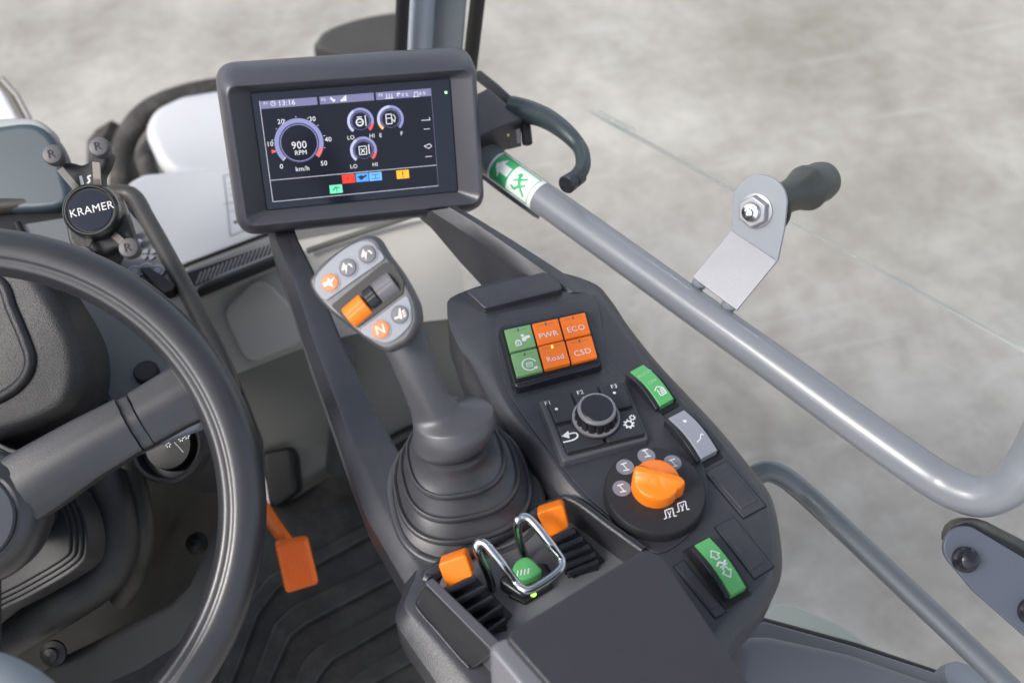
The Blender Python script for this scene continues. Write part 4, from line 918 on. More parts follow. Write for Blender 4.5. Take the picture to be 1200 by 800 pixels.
for c, k, s_ in btns:
    uv = HH.uv(*c, .002); mb = MB(); r = .0064
    mb.lathe(HH.pt(*uv, .0010), HH.n, [(r*1.18, 0), (r*1.16, .0007), (r*1.0, .0007)], HFM, 32)
    mb.lathe(HH.pt(*uv, .0010), HH.n, [(r, 0), (r, .0010), (r*.9, .0016), (0, .0018)], mat('orange_button', (.80, .20, .06), .4) if k == 'o' else mat('grey_button', (.11, .115, .135), .4), 32)
    bo = mb.build('push_button', t, label=('orange' if k == 'o' else 'grey')+' round push button'); mb = MB(); U_ = lambda x, y: (uv[0]+x, uv[1]+y)
    h = .0031; pt_ = mat('cream_print', (.80, .72, .66), .5)
    if s_ == 'N': mb.text(HH, 'N', uv, .0095, h, pt_, (1, .0))
    elif s_ == 'x':
        mb.flat(HH, [U_(-.0048, .001), U_(-.0008, .001), U_(.0, .004), U_(.0012, .001), U_(.005, .0025), U_(.0015, -.001), U_(.002, -.0045), U_(-.001, -.0015), U_(-.0045, -.002)], h, pt_)
    elif s_ == 'h':
        mb.flat(HH, [U_(-.004, -.001), U_(-.001, -.001), U_(.001, .004), U_(.0018, .0038), U_(.001, -.004), U_(-.001, -.0022), U_(-.004, -.0025)], h, pt_)
        for q in (.3, -.3, -.9): mb.line(HH, U_(.002, q*.003), U_(.0045, q*.003+.001), .0009, h, pt_)
    else:
        mb.flat(HH, [U_(-.0042, .0), U_(-.0015, .0045), U_(-.001, .0015), U_(.0005, .0018), U_(-.002, -.0045), U_(-.0018, -.0005), U_(-.0042, -.0012)], h, pt_)
        mb.pline(HH, [U_(.0012, .002), U_(.0028, .0012), U_(.0034, -.001)], .0010, h, pt_)
    mb.build('symbol', bo)
def roller(q, m, nm):
    P = [HH.pt(*HH.uv(*p, .001), .0) for p in q]; A = (P[0]+P[3])/2; B = (P[1]+P[2])/2; Rr = ((P[3]-P[0]).length+(P[2]-P[1]).length)/4*1.02; ax = (B-A).normalized()
    mb = MB(); e1 = HH.n; e2 = ax.cross(e1); R = []; Nn = 48
    for j, (s_, k) in enumerate(((0, .94), (.04, 1), (.96, 1), (1, .94))):
        R.append([A+(B-A)*s_-HH.n*(Rr*.45)+(e1*math.cos(2*pi*i/Nn)+e2*math.sin(2*pi*i/Nn))*Rr*k*(1-.05*(i % 16 == 0)) for i in range(Nn)])
    mb.rings(R, m); return mb.build(nm, t, 35)
roller([(398, 361.5), (418, 343.5), (439.5, 367), (418, 384.5)], ORG, 'orange_roller')
roller([(432.5, 331.5), (451, 317.5), (472.5, 341), (452, 356.5)], mat('roller_grey', (.14, .135, .15), .45), 'grey_roller')
roller([(421, 341), (431, 333), (450, 356), (440, 364)], PLS, 'centre_roller')

# ================================================================== display
q = [(264, 100), (554, 79), (565, 238), (289, 266)]; dep = [.952, 1.002, 1.048, .998]
P4_ = [D(*p, d) for p, d in zip(q, dep)]
cen = mid(*P4_); ex = (P4_[1]-P4_[0]+P4_[2]-P4_[3]).normalized(); ey = (P4_[0]-P4_[3]+P4_[1]-P4_[2]); nn = ex.cross(ey).normalized()
DP = Plane(cen, ex, nn)
t = root('display_monitor', DP.pt(0, -.09, -.03), 'black cab monitor with a lit gauge screen at upper centre', 'display monitor')
fq = [DP.uv(*p) for p in q]; fx0 = (fq[0][0]+fq[3][0])/2; fx1 = (fq[1][0]+fq[2][0])/2; fy0 = (fq[2][1]+fq[3][1])/2; fy1 = (fq[0][1]+fq[1][1])/2
def rr4(x0, y0, x1, y1, r, seg=8): return rpoly([(x0, y0), (x1, y0), (x1, y1), (x0, y1)], r, seg)
gq = [(294, 110), (528, 92), (536, 227), (313, 244)]; gu = [DP.uv(*p, -.010) for p in gq]
gx0 = (gu[0][0]+gu[3][0])/2; gx1 = (gu[1][0]+gu[2][0])/2; gy0 = (gu[2][1]+gu[3][1])/2; gy1 = (gu[0][1]+gu[1][1])/2
mb = MB(); R = []
def rg(e, h, r, k=0): R.append([DP.pt(x, y, h) for x, y in rr4(fx0-e-.004*k, fy0-e-.009*k, fx1+e, fy1+e+.013*k, r)])
rg(-.01, -.054, .012, 1); rg(.003, -.050, .02, 1); rg(.0055, -.043, .022, 1); rg(.0062, -.034, .022, 1); rg(.0060, -.026, .022, .9); rg(.0052, -.012, .019, .45); rg(.0036, -.005, .016, .15); rg(.0014, -.0014, .013); rg(-.0002, 0, .012); rg(-.0018, -.0002, .010)
R.append([DP.pt(x, y, -.0015) for x, y in rr4(fx0+.0028, fy0+.0028, fx1-.0028, fy1-.0028, .009)])
R.append([DP.pt(x, y, -.0105) for x, y in rr4(gx0-.001, gy0-.001, gx1+.001, gy1+.001, .0025)])
R.append([DP.pt(x, y, -.013) for x, y in rr4(gx0, gy0, gx1, gy1, .002)])
mb.rings(R, BEZ, True, True); mb.build('housing', t, 45)
SG = Plane(DP.pt(0, 0, -.0105), ex, nn)
mb = MB(); mb.prism(SG, rr4(gx0+.0004, gy0+.0004, gx1-.0004, gy1-.0004, .0015), -.002, 0, mat('screen_glass', (.012, .016, .028), .09), .0002); glo = mb.build('screen', t)
ax0 = SG.uv(302.5, 117.5); a1 = SG.uv(504.6, 104); a2 = SG.uv(514, 219); a3 = SG.uv(321, 235)
sx0 = (ax0[0]+a3[0])/2; sx1 = (a1[0]+a2[0])/2; sy0 = (a2[1]+a3[1])/2; sy1 = (ax0[1]+a1[1])/2
cLine = scr('line', (185, 185, 200)); cTxt = scr('text', (205, 205, 212)); cBar = scr('bar', (104, 104, 138)); cRing = scr('ring', (122, 124, 168)); cIn = scr('inring', (88, 90, 135)); cWh = scr('pale', (165, 168, 200)); cRed = scr('red', (226, 74, 60)); cPk = scr('pink', (200, 90, 105)); cOr = scr('amber2', (240, 165, 30)); cBl = scr('blue', (72, 140, 225)); cBl2 = scr('blue2', (95, 160, 240)); cGr = scr('mint', (100, 205, 160)); cBk = scr('black', (14, 15, 22)); cTan = scr('tan', (225, 165, 120))
S = SG; h0 = .0003
mb = MB(); mb.flat(S, [(sx0, sy0), (sx1, sy0), (sx1, sy1), (sx0, sy1)], .0001, mat('lit_area', (.012, .013, .018), .12, emit=(.004, .005, .009), es=1, spec=.2))
W_ = .0005
mb.pline(S, [(sx0, sy1), (sx0, sy0), (sx1, sy0)], W_, h0, cLine); mb.line(S, (sx1, sy0), (sx1, sy1), W_*.6, h0, cBar)
l0 = S.uv(317, 210); l1 = S.uv(511, 195); ym = (l0[1]+l1[1])/2; mb.line(S, (sx0, ym), (sx1, ym), W_, h0, cLine); mb.build('frame_line', glo)
mb = MB()
bx = [S.uv(305, 122)[0], S.uv(371.5, 117)[0], S.uv(374.5, 117)[0], S.uv(438, 112)[0], S.uv(440.5, 112)[0], sx1]
by1 = sy1-.0005; by0 = S.uv(306, 128)[1]
for i in (0, 2, 4): mb.flat(S, [(bx[i], by0), (bx[i+1], by0), (bx[i+1], by1), (bx[i], by1)], h0, cBar)
ybar = (by0+by1)/2
xa = lambda px, py: S.uv(px, py)
h1 = h0+.0002
mb.band(S, xa(320, 121.5), .0019, .0024, 0, 2*pi, h1, cTxt, 20); mb.pline(S, [xa(319, 119.8), xa(320.3, 121.6), xa(322, 121)], .0004, h1, cTxt)
mb.text(S, '13:16', xa(336.5, 120.3), .0072, h1, cTxt, (1, 0)); mb.text(S, 'F1', xa(311, 121.2), .0040, h1, cTxt); mb.text(S, 'F2', xa(379, 116.8), .0040, h1, cTxt); mb.text(S, 'F3', xa(446, 111.6), .0040, h1, cTxt)
for k in range(4): c = xa(400+k*1.8, 119-k*.2); mb.flat(S, [(c[0]-.0006, c[1]), (c[0]+.0006, c[1]), (c[0]+.0006, c[1]+.0018+k*.0012), (c[0]-.0006, c[1]+.0018+k*.0012)], h1, cTxt)
mb.line(S, xa(387, 114.5), xa(390, 117.5), .0016, h1, cTxt); mb.line(S, xa(390, 119), xa(392.5, 117), .0018, h1+.0001, cTxt)
for k in range(3): c = xa(453+k*3, 112.5); mb.line(S, (c[0], c[1]-.0022), (c[0], c[1]+.0022), .0006, h1, cTxt)
mb.line(S, xa(451.5, 115.6), xa(461, 114.8), .0006, h1+.0001, cTxt)
mb.text(S, '0 %', xa(474.5, 111), .0044, h1, cTxt); mb.text(S, '0 %', xa(495, 109.4), .0044, h1, cTxt)
mb.band(S, xa(467, 111), .0008, .0018, .2, 4.6, h1, cTxt, 14); mb.pline(S, [xa(485.5, 112.8), xa(485.6, 108.2), xa(489.5, 108), xa(489.5, 112.4)], .0006, h1, cTxt); mb.line(S, xa(484, 113.6), xa(491.5, 113), .0006, h1+.0001, cTxt)
mb.build('status_bar', glo)
def rad(c, e): a = S.uv(*c); b_ = S.uv(*e); return a, math.hypot(a[0]-b_[0], a[1]-b_[1])
# big rev gauge; angles: 0 at lower left (225 deg) sweeping clockwise to lower right (-45)
c, r = rad((350.5, 167.5), (379, 165.5)); D2 = math.radians
mb = MB(); mb.band(S, c, r*.82, r, D2(222), D2(-18), h0, cRing, 70); mb.band(S, c, r*.82, r, D2(-18), D2(-42), h0, scr('salmon', (190, 95, 100)), 16)
mb.band(S, c, r*.80, r*.86, D2(-20), D2(-44), h0+.0001, cRed, 12) if False else None
mb.band(S, c, r*.735, r*.765, 0, 2*pi, h0, cRing, 70); mb.band(S, c, r*.785, r*.80, 0, 2*pi, h0, cIn, 70)
mb.line(S, (c[0]+r*.82*math.cos(D2(222)), c[1]+r*.82*math.sin(D2(222))), (c[0]+r*math.cos(D2(222)), c[1]+r*math.sin(D2(222))), .0006, h0+.0002, cTxt)
for k in range(11):
    a = D2(222-k*26.4); 
    if k in (0, 10): continue
    mb.line(S, (c[0]+r*1.04*math.cos(a), c[1]+r*1.04*math.sin(a)), (c[0]+r*(1.12 if k % 2 == 0 else 1.09)*math.cos(a), c[1]+r*(1.12 if k % 2 == 0 else 1.09)*math.sin(a)), .0005, h0, cTxt)
mb.text(S, '900', S.uv(350.5, 170.0), .0102, h0, cTxt, slim=.95); mb.text(S, 'RPM', S.uv(352.5, 178.8), .0066, h0, cTxt, slim=.95); mb.text(S, 'km/h', S.uv(354.5, 197.6), .0066, h0, cTxt)
for st, p in (('0', (329.8, 195)), ('10', (317, 168.7)), ('20', (329, 142.6)), ('30', (366, 139.5)), ('40', (384.5, 163.4)), ('50', (379.6, 191.3))): mb.text(S, st, S.uv(*p), .0066, h0, cTxt)
p = S.uv(320.8, 177.3); mb.flat(S, [(p[0]-.002, p[1]+.0018), (p[0]-.002, p[1]-.0022), (p[0]+.0026, p[1]+.0004)], h0, cRed); mb.build('gauge', glo)
for (cc, ee, kind) in (((422.5, 142.3), (438, 141.2), 'oil'), ((457.5, 139.5), (473, 138.4), 'fuel'), ((426, 176), (441.6, 175), 'hyd')):
    c, r = rad(cc, ee); mb = MB()
    if kind == 'fuel': segs = ((228, 200, cTan), (200, 90, cWh), (90, -48, cRing))
    else: segs = ((228, 120, cWh), (120, -15, cRing), (-15, -48, scr('rose', (215, 75, 85))))
    for a, b_, m_ in segs: mb.band(S, c, r*.80, r, D2(a), D2(b_), h0, m_, 30)
    mb.band(S, c, r*.70, r*.735, D2(228), D2(-48), h0, cRing, 40); mb.band(S, c, r*.62, r*.645, 0, 2*pi, h0, cIn, 40)
    mb.text(S, 'E' if kind == 'fuel' else 'LO', (c[0]-r*.85, c[1]-r*1.14), .0056, h0, cTxt); mb.text(S, 'F' if kind == 'fuel' else 'HI', (c[0]+r*.75, c[1]-r*1.14), .0056, h0, cTxt)
    k = r*.32
    if kind == 'fuel':
        mb.pline(S, [(c[0]-k, c[1]-k*1.1), (c[0]+k*.3, c[1]-k*1.1), (c[0]+k*.3, c[1]+k*1.1), (c[0]-k, c[1]+k*1.1), (c[0]-k, c[1]-k*1.1)], .0008, h0, cTxt); mb.line(S, (c[0]-k, c[1]+k*.2), (c[0]+k*.3, c[1]+k*.2), .0007, h0+.0001, cTxt); mb.pline(S, [(c[0]+k*.4, c[1]), (c[0]+k*.9, c[1]-k*.8), (c[0]+k*1.2, c[1]+k*.3), (c[0]+k*.7, c[1]+k)], .0007, h0, cTxt)
    elif kind == 'oil':
        mb.band(S, (c[0]-k*.2, c[1]-k*.2), k*.65, k*.95, 0, 2*pi, h0, cTxt, 24); mb.line(S, (c[0]-k*.8, c[1]+k), (c[0]+k*.4, c[1]+k), .0008, h0, cTxt); mb.line(S, (c[0]+k*1.2, c[1]-k*1.2), (c[0]+k*1.2, c[1]+k*1.3), .0009, h0, cTxt); mb.line(S, (c[0]-k*.6, c[1]-k*.2), (c[0]+k*.3, c[1]-k*.2), .0007, h0+.0001, cTxt)
    else:
        mb.pline(S, [(c[0]-k, c[1]+k), (c[0]-k, c[1]-k), (c[0]+k*.7, c[1]-k), (c[0]+k*.7, c[1]+k*.9)], .0008, h0, cTxt); mb.line(S, (c[0]-k*.6, c[1]+k*.4), (c[0]+k*.3, c[1]-k*.6), .0008, h0+.0001, cTxt); mb.line(S, (c[0]-k*.6, c[1]-k*.6), (c[0]+k*.3, c[1]+k*.4), .0008, h0+.0002, cTxt); mb.line(S, (c[0]-k*.9, c[1]+k*.9), (c[0]+k*.6, c[1]+k*.9), .0007, h0, cTxt); mb.line(S, (c[0]+k*1.3, c[1]-k), (c[0]+k*1.3, c[1]+k*1.2), .0009, h0, cTxt)
    mb.build('gauge', glo)
def tile(pc, m, fn, wd=.0128, ht=.0086):
    c = S.uv(*pc); mb = MB(); mb.flat(S, [(c[0]-wd/2, c[1]-ht/2), (c[0]+wd/2, c[1]-ht/2), (c[0]+wd/2, c[1]+ht/2), (c[0]-wd/2, c[1]+ht/2)], h0, m); fn(mb, c); mb.build('warning_tile', glo)
nv = scr('navy', (15, 30, 70)); dr_ = scr('maroon', (55, 4, 4)); dgn = scr('pine', (15, 70, 50)); dbn = scr('umber', (60, 35, 0))
tile((408.5, 209.5), scr('tile_red', (236, 52, 34)), lambda m, c: (m.band(S, (c[0]-.0035, c[1]), .0018, .0023, 1.5, 4.8, h1, dr_, 12), m.text(S, 'P', (c[0]-.0006, c[1]), .0055, h1, dr_), m.band(S, (c[0]+.0028, c[1]), .0018, .0023, -1.6, 1.6, h1, dr_, 12)))
tile((424.5, 208), cBl, lambda m, c: (m.disc(S, (c[0]-.001, c[1]), .0024, h1, nv), m.line(S, (c[0]-.001, c[1]-.001), (c[0]+.0045, c[1]+.002), .002, h1+.0001, nv), m.line(S, (c[0]-.0045, c[1]+.0012), (c[0], c[1]), .0014, h1+.0001, nv)))
tile((440, 206.8), cBl2, lambda m, c: (m.line(S, (c[0]-.004, c[1]+.002), (c[0]+.004, c[1]+.002), .0008, h1, scr('steel', (30, 70, 130))), m.line(S, (c[0]-.004, c[1]-.002), (c[0]+.004, c[1]-.002), .0008, h1, scr('steel', (30, 70, 130))), m.line(S, (c[0], c[1]-.002), (c[0], c[1]+.002), .0007, h1+.0001, nv)))
tile((472, 204.3), cOr, lambda m, c: (m.line(S, (c[0], c[1]-.001), (c[0], c[1]+.0032), .0012, h1, dbn), m.disc(S, (c[0], c[1]-.0028), .0007, h1, dbn, 10)))
tile((393.8, 221.5), cGr, lambda m, c: (m.line(S, (c[0]-.001, c[1]+.002), (c[0]+.0035, c[1]+.001), .001, h1, dgn), m.line(S, (c[0]-.0035, c[1]-.001), (c[0]-.0005, c[1]+.0015), .001, h1+.0001, dgn), m.line(S, (c[0]+.0006, c[1]-.003), (c[0]+.0006, c[1]+.001), .0008, h1+.0001, dgn)))
mb = MB()
mb.pline(S, [xa(494, 141.2), xa(504, 140.6), xa(503, 137.5)], .0006, h0, cTxt); mb.line(S, xa(496.5, 151.5), xa(503.5, 151), .0005, h0, cTxt)
mb.pline(S, [xa(497, 171.5), xa(503, 168.6), xa(506, 171.2), xa(502.5, 174), xa(497, 171.5)], .0006, h0, cTxt); mb.line(S, xa(498.5, 183.8), xa(506, 183.2), .0005, h0, cTxt); mb.build('arrow_mark', glo)
mb = MB(); mb.disc(S, S.uv(522.5, 108.5), .0014, .0004, scr('led', (150, 255, 160), 1.5), 16); mb.build('status_lamp', glo)
# display mount behind
mb = MB(); A = DP.pt(0, -.02, -.05); mb.prism(DP, rr4(-.05, -.06, .05, .03, .01), -.07, -.05, PLD, .003); mb.tube([DP.pt(0, -.03, -.065), DP.pt(.05, -.055, -.07), Z(560, 285, .53)], .012, PLD); mb.build('mount', t)

# ================================================================== door: tube frame, latch bracket, handle, pane
t = root('door_frame', D(1000, 493, .86), 'light grey bent tube door rail crossing the right side with a green exit sticker', 'door')
path = [(x_, y_, 1/(.9346+.000548*(x_-620))) for x_, y_ in [(470, 112), (505, 138), (565, 181), (620, 221), (700, 278), (800, 350), (900, 421), (1000, 494), (1075, 547)]]
cur = [D(*p) for p in path]
bend = [D(1103, 565, .835), D(1128, 577, .824), D(1152, 581, .814), D(1176, 573, .802), D(1196, 556, .79), D(1212, 533, .78), D(1232, 492, .762), D(1262, 430, .736), D(1330, 290, .685)]
full = smooth(cur+bend, 6, False)
mb = MB(); mb.tube(full, .0172, TUBE, 32); mb.build('tube', t)
# sticker wrapped on the tube
A = D(583, 194.5, 1.09); B = D(634, 232, 1.06); ax = (B-A).normalized(); ctr = CAM
def tubeaxis(s): return A+(B-A)*s
# project axis to actual tube centre line
def near(p):
    best = min(range(len(full)-1), key=lambda i: (((full[i]+full[i+1])/2)-p).length); a = full[best]; b_ = full[best+1]; d = b_-a; tt = max(0, min(1, (p-a).dot(d)/d.length_squared)); return a+d*tt
A = near(A); B = near(B); ax = (B-A).normalized(); tc_ = (CAM-A).normalized(); e1 = (tc_-ax*tc_.dot(ax)).normalized(); e2 = ax.cross(e1)
if e2.dot(UP) < 0: e2 = -e2
def sticker(x, y):      # x along 0..1 , y across 0..1 (bottom to top)
    if x < .05 or x > .95 or y < .06 or y > .94: return 1
    if .92 < x: return 1
    u = x; v = y
    if .10 < u < .24 and abs(v-.55) < (u-.10)*2.1: return 1
    if .22 <= u < .40 and abs(v-.55) < .13: return 1
    if .44 < u < .90 and .12 < v < .88:
        if (u-.60)**2+((v-.66)*.62)**2 < .0016: return 0
        for (x0, y0, x1, y1, w_) in ((.62, .58, .70, .42, .034), (.70, .42, .78, .50, .022), (.70, .42, .82, .26, .026), (.70, .42, .62, .28, .024), (.62, .28, .55, .30, .020), (.64, .56, .74, .66, .020), (.63, .55, .55, .46, .018)):
            dx_, dy_ = x1-x0, y1-y0; tt_ = max(0, min(1, ((u-x0)*dx_+(v-y0)*dy_)/(dx_*dx_+dy_*dy_)))
            if math.hypot(u-x0-dx_*tt_, (v-y0-dy_*tt_)*.62) < w_: return 0
        return 1
    return 0
mb = MB(); NX, NY = 64, 36; a0, a1 = -1.25, 1.15; L_ = (B-A).length
for m_ in (STK, STW): mb.mi(m_)
vs = [A+ax*(L_*i/NX)+(e1*math.cos(a0+(a1-a0)*j/NY)+e2*math.sin(a0+(a1-a0)*j/NY))*.0175 for i in range(NX+1) for j in range(NY+1)]
k0 = len(mb.v); mb.v += vs
for i in range(NX):
    for j in range(NY):
        a = k0+i*(NY+1)+j; mb.f.append([a, a+NY+1, a+NY+2, a+1]); mb.m.append(sticker((i+.5)/NX, (j+.5)/NY))
mb.build('exit_sticker', t, 60)
mb = MB(); mb.tube([D(560, 198, 1.15), D(590, 221, 1.13), D(628, 248, 1.11), D(634, 251, 1.11)], .0055, PNT, 8, squash=1.2); mb.build('seal_strip', t)
mb = MB(); mb.tube([D(566, 203, 1.05), D(600, 230, 1.035), D(632, 253, 1.02)], .005, BLK, 8); mb.build('seal_shadow_gap', t) if False else None
# bracket
AX = (D(975, 207, .97)-D(884, 247, .93)).normalized()
BPn = (-AX*.9-FW*.5+V((0, 0, .1))).normalized(); BP = Plane(D(884, 247, .93), RT, BPn)
mb = MB(); uv = BP.uvs([(857, 271), (859, 238)]+[(890.5+31.5*math.cos(a_), 237-32*math.sin(a_)) for a_ in [pi*(1-k/14) for k in range(15)]]+[(919, 268), (911, 306)]); mb.prism(BP, uv, -.003, 0, mat('grey_bracket_paint', (.27, .29, .32), .4, coat=.2), .0006)
br = mb.build('bracket_plate', t)
a_, b_, c_, d_ = BP.pt(*BP.uv(857, 270)), BP.pt(*BP.uv(911, 306)), D(863, 362, .925), D(812, 325, .95)
mb = MB(); thick(mb, [a_, b_, c_, d_], -(b_-a_).cross(d_-a_), .003, GALV, .0005); mb.build('bracket_arm', t)
for p in ((822, 331, .955), (857, 357, .935)): mb = MB(); c = D(*p); mb.lathe(c+FW*.004, -FW, [(.0075, -.006), (.0068, 0), (.0045, .003), (0, .004)], TUBE, 18); mb.build('weld_bead', t)
nc = BP.pt(*BP.uv(886, 247), 0)
mb = MB(); hexr = lambda r: [(r*math.cos(pi/6+k*pi/3), r*math.sin(pi/6+k*pi/3)) for k in range(6)]
cu, cv = BP.uv(886, 247); 
mb.lathe(nc, BPn, [(.0165, 0), (.0165, .0015), (.015, .002), (0, .002)], GALV, 32)
mb.prism(BP, [(cu+x, cv+y) for x, y in hexr(.0150)], .001, .010, GALV, .0015); mb.lathe(nc+BPn*.009, BPn, [(.010, 0), (.008, .005), (.0045, .006), (.0042, .0095), (.0025, .0098), (.0022, .008), (0, .008)], CHR, 24); mb.build('nut', t)
mb = MB(); bc = nc-BPn*.004; AXX = (D(966, 211, .99)-bc).normalized()
mb.lathe(bc+AXX*.006, AXX, [(.0240, .000), (.0258, .001), (.0258, .004), (.0245, .005), (.0262, .0065), (.0262, .0095), (.024, .0105)], mat('washer_rubber', (.02, .02, .02), .35), 48); mb.build('rubber_washer', t)
bl = (D(969, 211, .99)-bc).length
mb = MB(); mb.lathe(bc+AXX*.004, AXX, [(.019, 0), (.0175, bl*.12), (.0155, bl*.3), (.0155, bl*.42), (.0180, bl*.55), (.0212, bl*.62), (.0225, bl*.66), (.0225, bl*.685), (.0205, bl*.70), (.0200, bl*.88), (.0180, bl*.96), (.012, bl*1.0), (.004, bl*1.0), (.003, bl*1.06), (0, bl*1.06)], BMP, 44); mb.build('rubber_stop', t)
# pane
t = root('door_glass', D(950, 280, 1.3), 'clear door glass with a pale lower edge line to the upper right', 'door glass')
g0 = D(555, 57, 1.69); g1 = D(1230, 426, 1.25); upv = V((.06, 0, 1)).normalized()
mb = MB(); pn = (g1-g0).cross(upv).normalized(); tk = pn*.0025
vs = [g0-tk, g1-tk, g1+upv*.9-tk, g0+upv*.9-tk, g0+tk, g1+tk, g1+upv*.9+tk, g0+upv*.9+tk]
mb.add(vs, [(0, 1, 2, 3), (7, 6, 5, 4), (0, 4, 5, 1), (1, 5, 6, 2), (2, 6, 7, 3), (3, 7, 4, 0)], GLS); mb.build('pane', t)
mb = MB(); mb.tube([D(690, 130, 1.597), D(745, 160, 1.56), D(960, 278, 1.42), D(1230, 427, 1.25)], [.0008, .0030, .0018, .0030], GLE, 8); mb.build('glass_edge', t)
mb = MB(); P_ = Plane(D(722, 145, 1.57), D(745, 157, 1.56)-D(700, 133, 1.59), (-.5, -.5, .6))
mk = mat('etched_mark', (.50, .54, .50), .5)
e = [P_.uv(*p) for p in [(702, 130), (745, 152), (740, 160), (698, 138)]]; mb.pline(P_, e+[e[0]], .0028, 0, mk)
for a, b_ in (((706, 135), (716, 140)), ((720, 142), (738, 151)), ((712, 142), (722, 147)), ((728, 149), (737, 154))): mb.line(P_, P_.uv(*a), P_.uv(*b_), .003, .0005, mk)
mb.build('etched_stamp', t)
# latch box and handle
t = root('door_latch', D(590, 140, 1.08), 'black door latch box and curved pull handle right of the display', 'door handle')
mb = MB(); A = [D(556, 118, 1.10), D(575, 104, 1.12), D(613, 139, 1.09), D(600, 146, 1.075), D(556, 163, 1.07)]
LP = Plane(D(590, 140, 1.08), (1, 0, 0), (0, -.2, .98))
mb.prism(LP, rpoly(LP.uvs([(540, 120), (572, 103), (613, 139), (560, 160), (530, 150)]), .002), -.042, 0, PNT if False else PL, .002); mb.build('latch_box', t)
mb = MB(); mb.tube([D(560, 88, 1.14), D(580, 104, 1.13), D(615, 136, 1.10), D(618, 168, 1.09)], .006, PLD, 8); mb.build('flange', t)
mb = MB(); P_ = Plane(D(603, 164, 1.055), RT, -FW); mb.prism(P_, P_.uvs([(592, 158), (610, 150), (611, 171), (595, 175)]), -.002, .001, BLK); mb.prism(P_, P_.uvs([(605, 153), (609, 151), (610, 168), (606, 169)]), .001, .002, PLG); mb.prism(P_, P_.uvs([(594, 158), (596.5, 157), (597, 160), (594.5, 161)]), .001, .002, mat('brass', (.5, .35, .12), .3, metal=.8)); mb.build('latch_slot', t)
mb = MB(); hp = smooth([D(600, 128, 1.10), D(618, 131, 1.09), D(640, 139, 1.07), D(662, 154, 1.05), D(678, 171, 1.04), D(683, 184, 1.03), D(682, 198, 1.02), D(672, 211, 1.01)], 5, False)
nH = len(hp); mb.tube(hp, [.0145-.0065*min(1, i/(nH*.55)) for i in range(nH)], HND, 20); mb.build('handle', t)
mb = MB(); a = D(679, 206, 1.012); b_ = D(663, 217, .995); d = (b_-a).normalized(); L_ = (b_-a).length; mb.lathe(a, d, [(.0085, 0), (.0088, L_*.45), (.0075, L_*.5), (.0075, L_*.58), (.0092, L_*.62), (.0094, L_*.95), (.0080, L_), (0, L_)], PLS, 26); mb.build('end_plug', t)

# lower grab handle
t = root('grab_handle', D(1050, 680, .93), 'thin grey green grab rail running down to the bottom right corner', 'grab rail')
mb = MB(); mb.tube(smooth([D(868, 600, .93), D(874, 574, .93), D(884, 558, .93), D(900, 552, .93), D(918, 558, .93), D(940, 575, .93), D(975, 607, .92), D(1060, 688, .90), D(1130, 754, .88), D(1215, 836, .86)], 6, False), .0103, TUBD, 24); mb.build('rail', t)
# lower right hinge plate
t = root('hinge_plate', D(1150, 670, .80), 'blue grey bolted hinge plate over black rubber at the right edge', 'hinge')
P_ = Plane(D(1150, 670, .80), RT, -FW+V((0, 0, .15)))
mb = MB(); mb.prism(P_, [tuple(p) for p in P_.uvs([(1131+25*math.cos(q), 641-25*math.sin(q)) for q in [math.radians(65+k*12) for k in range(14)]]+[(1142, 693), (1200, 744), (1270, 805), (1270, 695)])], -.004, 0, PNT, .0008); mb.build('plate', t)
mb = MB(); mb.prism(P_, [tuple(p) for p in P_.uvs([(1113, 634), (1113, 626), (1117, 617), (1124, 611), (1134, 608), (1148, 608), (1158, 611), (1270, 668), (1270, 720), (1130, 650)], -.008)], -.024, -.008, BMP, .003); mb.build('rubber_pad', t)
mb = MB(); mb.prism(P_, [tuple(p) for p in rpoly(P_.uvs([(1110, 632), (1116, 617), (1135, 612), (1270, 682), (1270, 720), (1130, 650)], -.006), .004)], -.008, -.004, BLK, 0); mb.build('gap_liner', t)
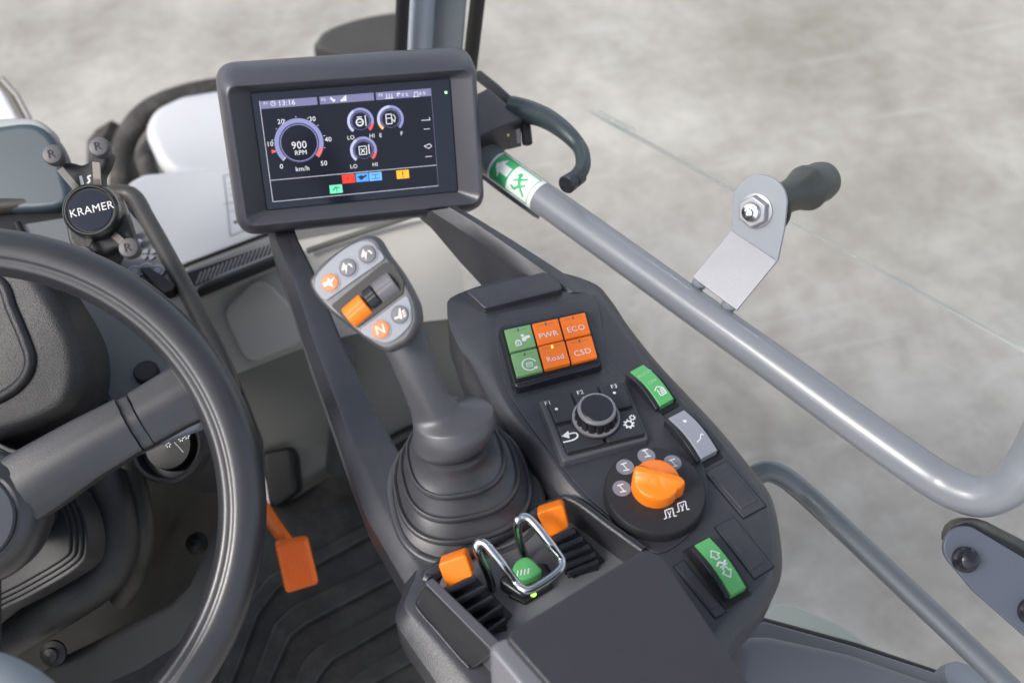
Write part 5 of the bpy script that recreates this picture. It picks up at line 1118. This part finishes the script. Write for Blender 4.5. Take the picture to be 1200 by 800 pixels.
for p in ((1130, 655), (1207, 716)):
    c = P_.pt(*P_.uv(*p), 0); mb = MB(); mb.lathe(c, P_.n, [(.0105, 0), (.0103, .004), (.0085, .006), (.0082, .008), (.0068, .0112), (.0035, .013), (0, .0134)], mat('bolt_black', (.015, .015, .022), .2), 28); mb.build('bolt', t)
# bottom right sill, seal, fender
t = root('cab_sill', D(980, 760, 1.02), 'blue grey cab sill with a black rubber seal at the bottom right', 'sill')
mb = MB(); Sx = HP(.36)
mb.prism(HP(.38), rpoly(HP(.38).uvs([(862, 752), (880, 741), (905, 741), (1000, 762), (1110, 800), (1150, 870), (850, 900)]), .02), -.12, 0, mat('sill_plastic', (.18, .187, .21), .45, bump=.3, bscale=600), .018, 5); mb.build('side_trim', t)
mb = MB(); mb.prism(HP(.34), HP(.34).uvs([(860, 740), (895, 727), (1000, 756), (1105, 790), (1160, 830), (1100, 830), (900, 770)]), -.03, 0, mat('sill_metal', (.21, .22, .235), .4), .002); mb.build('inner_ledge', t)
mb = MB(); mb.tube([D(868, 722, 1.05), D(897, 729, 1.05), D(1000, 757, 1.03), D(1112, 795, 1.0), D(1200, 830, .98)], .0048, mat('seal_rubber', (.02, .02, .018), .5), 10); mb.build('rubber_seal', t)
mb = MB(); mb.tube([D(868, 728, 1.045), D(897, 735, 1.045), D(1000, 763, 1.025), D(1112, 801, .995)], .003, mat('ledge_line', (.33, .33, .32), .4), 10); mb.build('seal_lip', t)
mb = MB(); mb.prism(HP(.16), rpoly(HP(.16).uvs([(880, 730), (914, 700), (985, 730), (1060, 782), (1050, 800), (900, 780)]), .03), -.02, 0, mat('pale_green_panel', (.42, .46, .40), .45), .004)
tag(mb.build('step_panel'), 'pale grey green panel below the door sill, outside the cab', 'step panel')
mb = MB(); mb.lathe(D(1128, 808, .93), V((.35, .1, .9)), [(.026, -.03), (.027, .0), (.024, .010), (.016, .014), (0, .015)], mat('hinge_cap_grey', (.24, .26, .30), .5), 30)
mb.build('hinge_cap', t)

for o in list(bpy.data.objects):
    if '_w' in o.keys(): del o['_w']
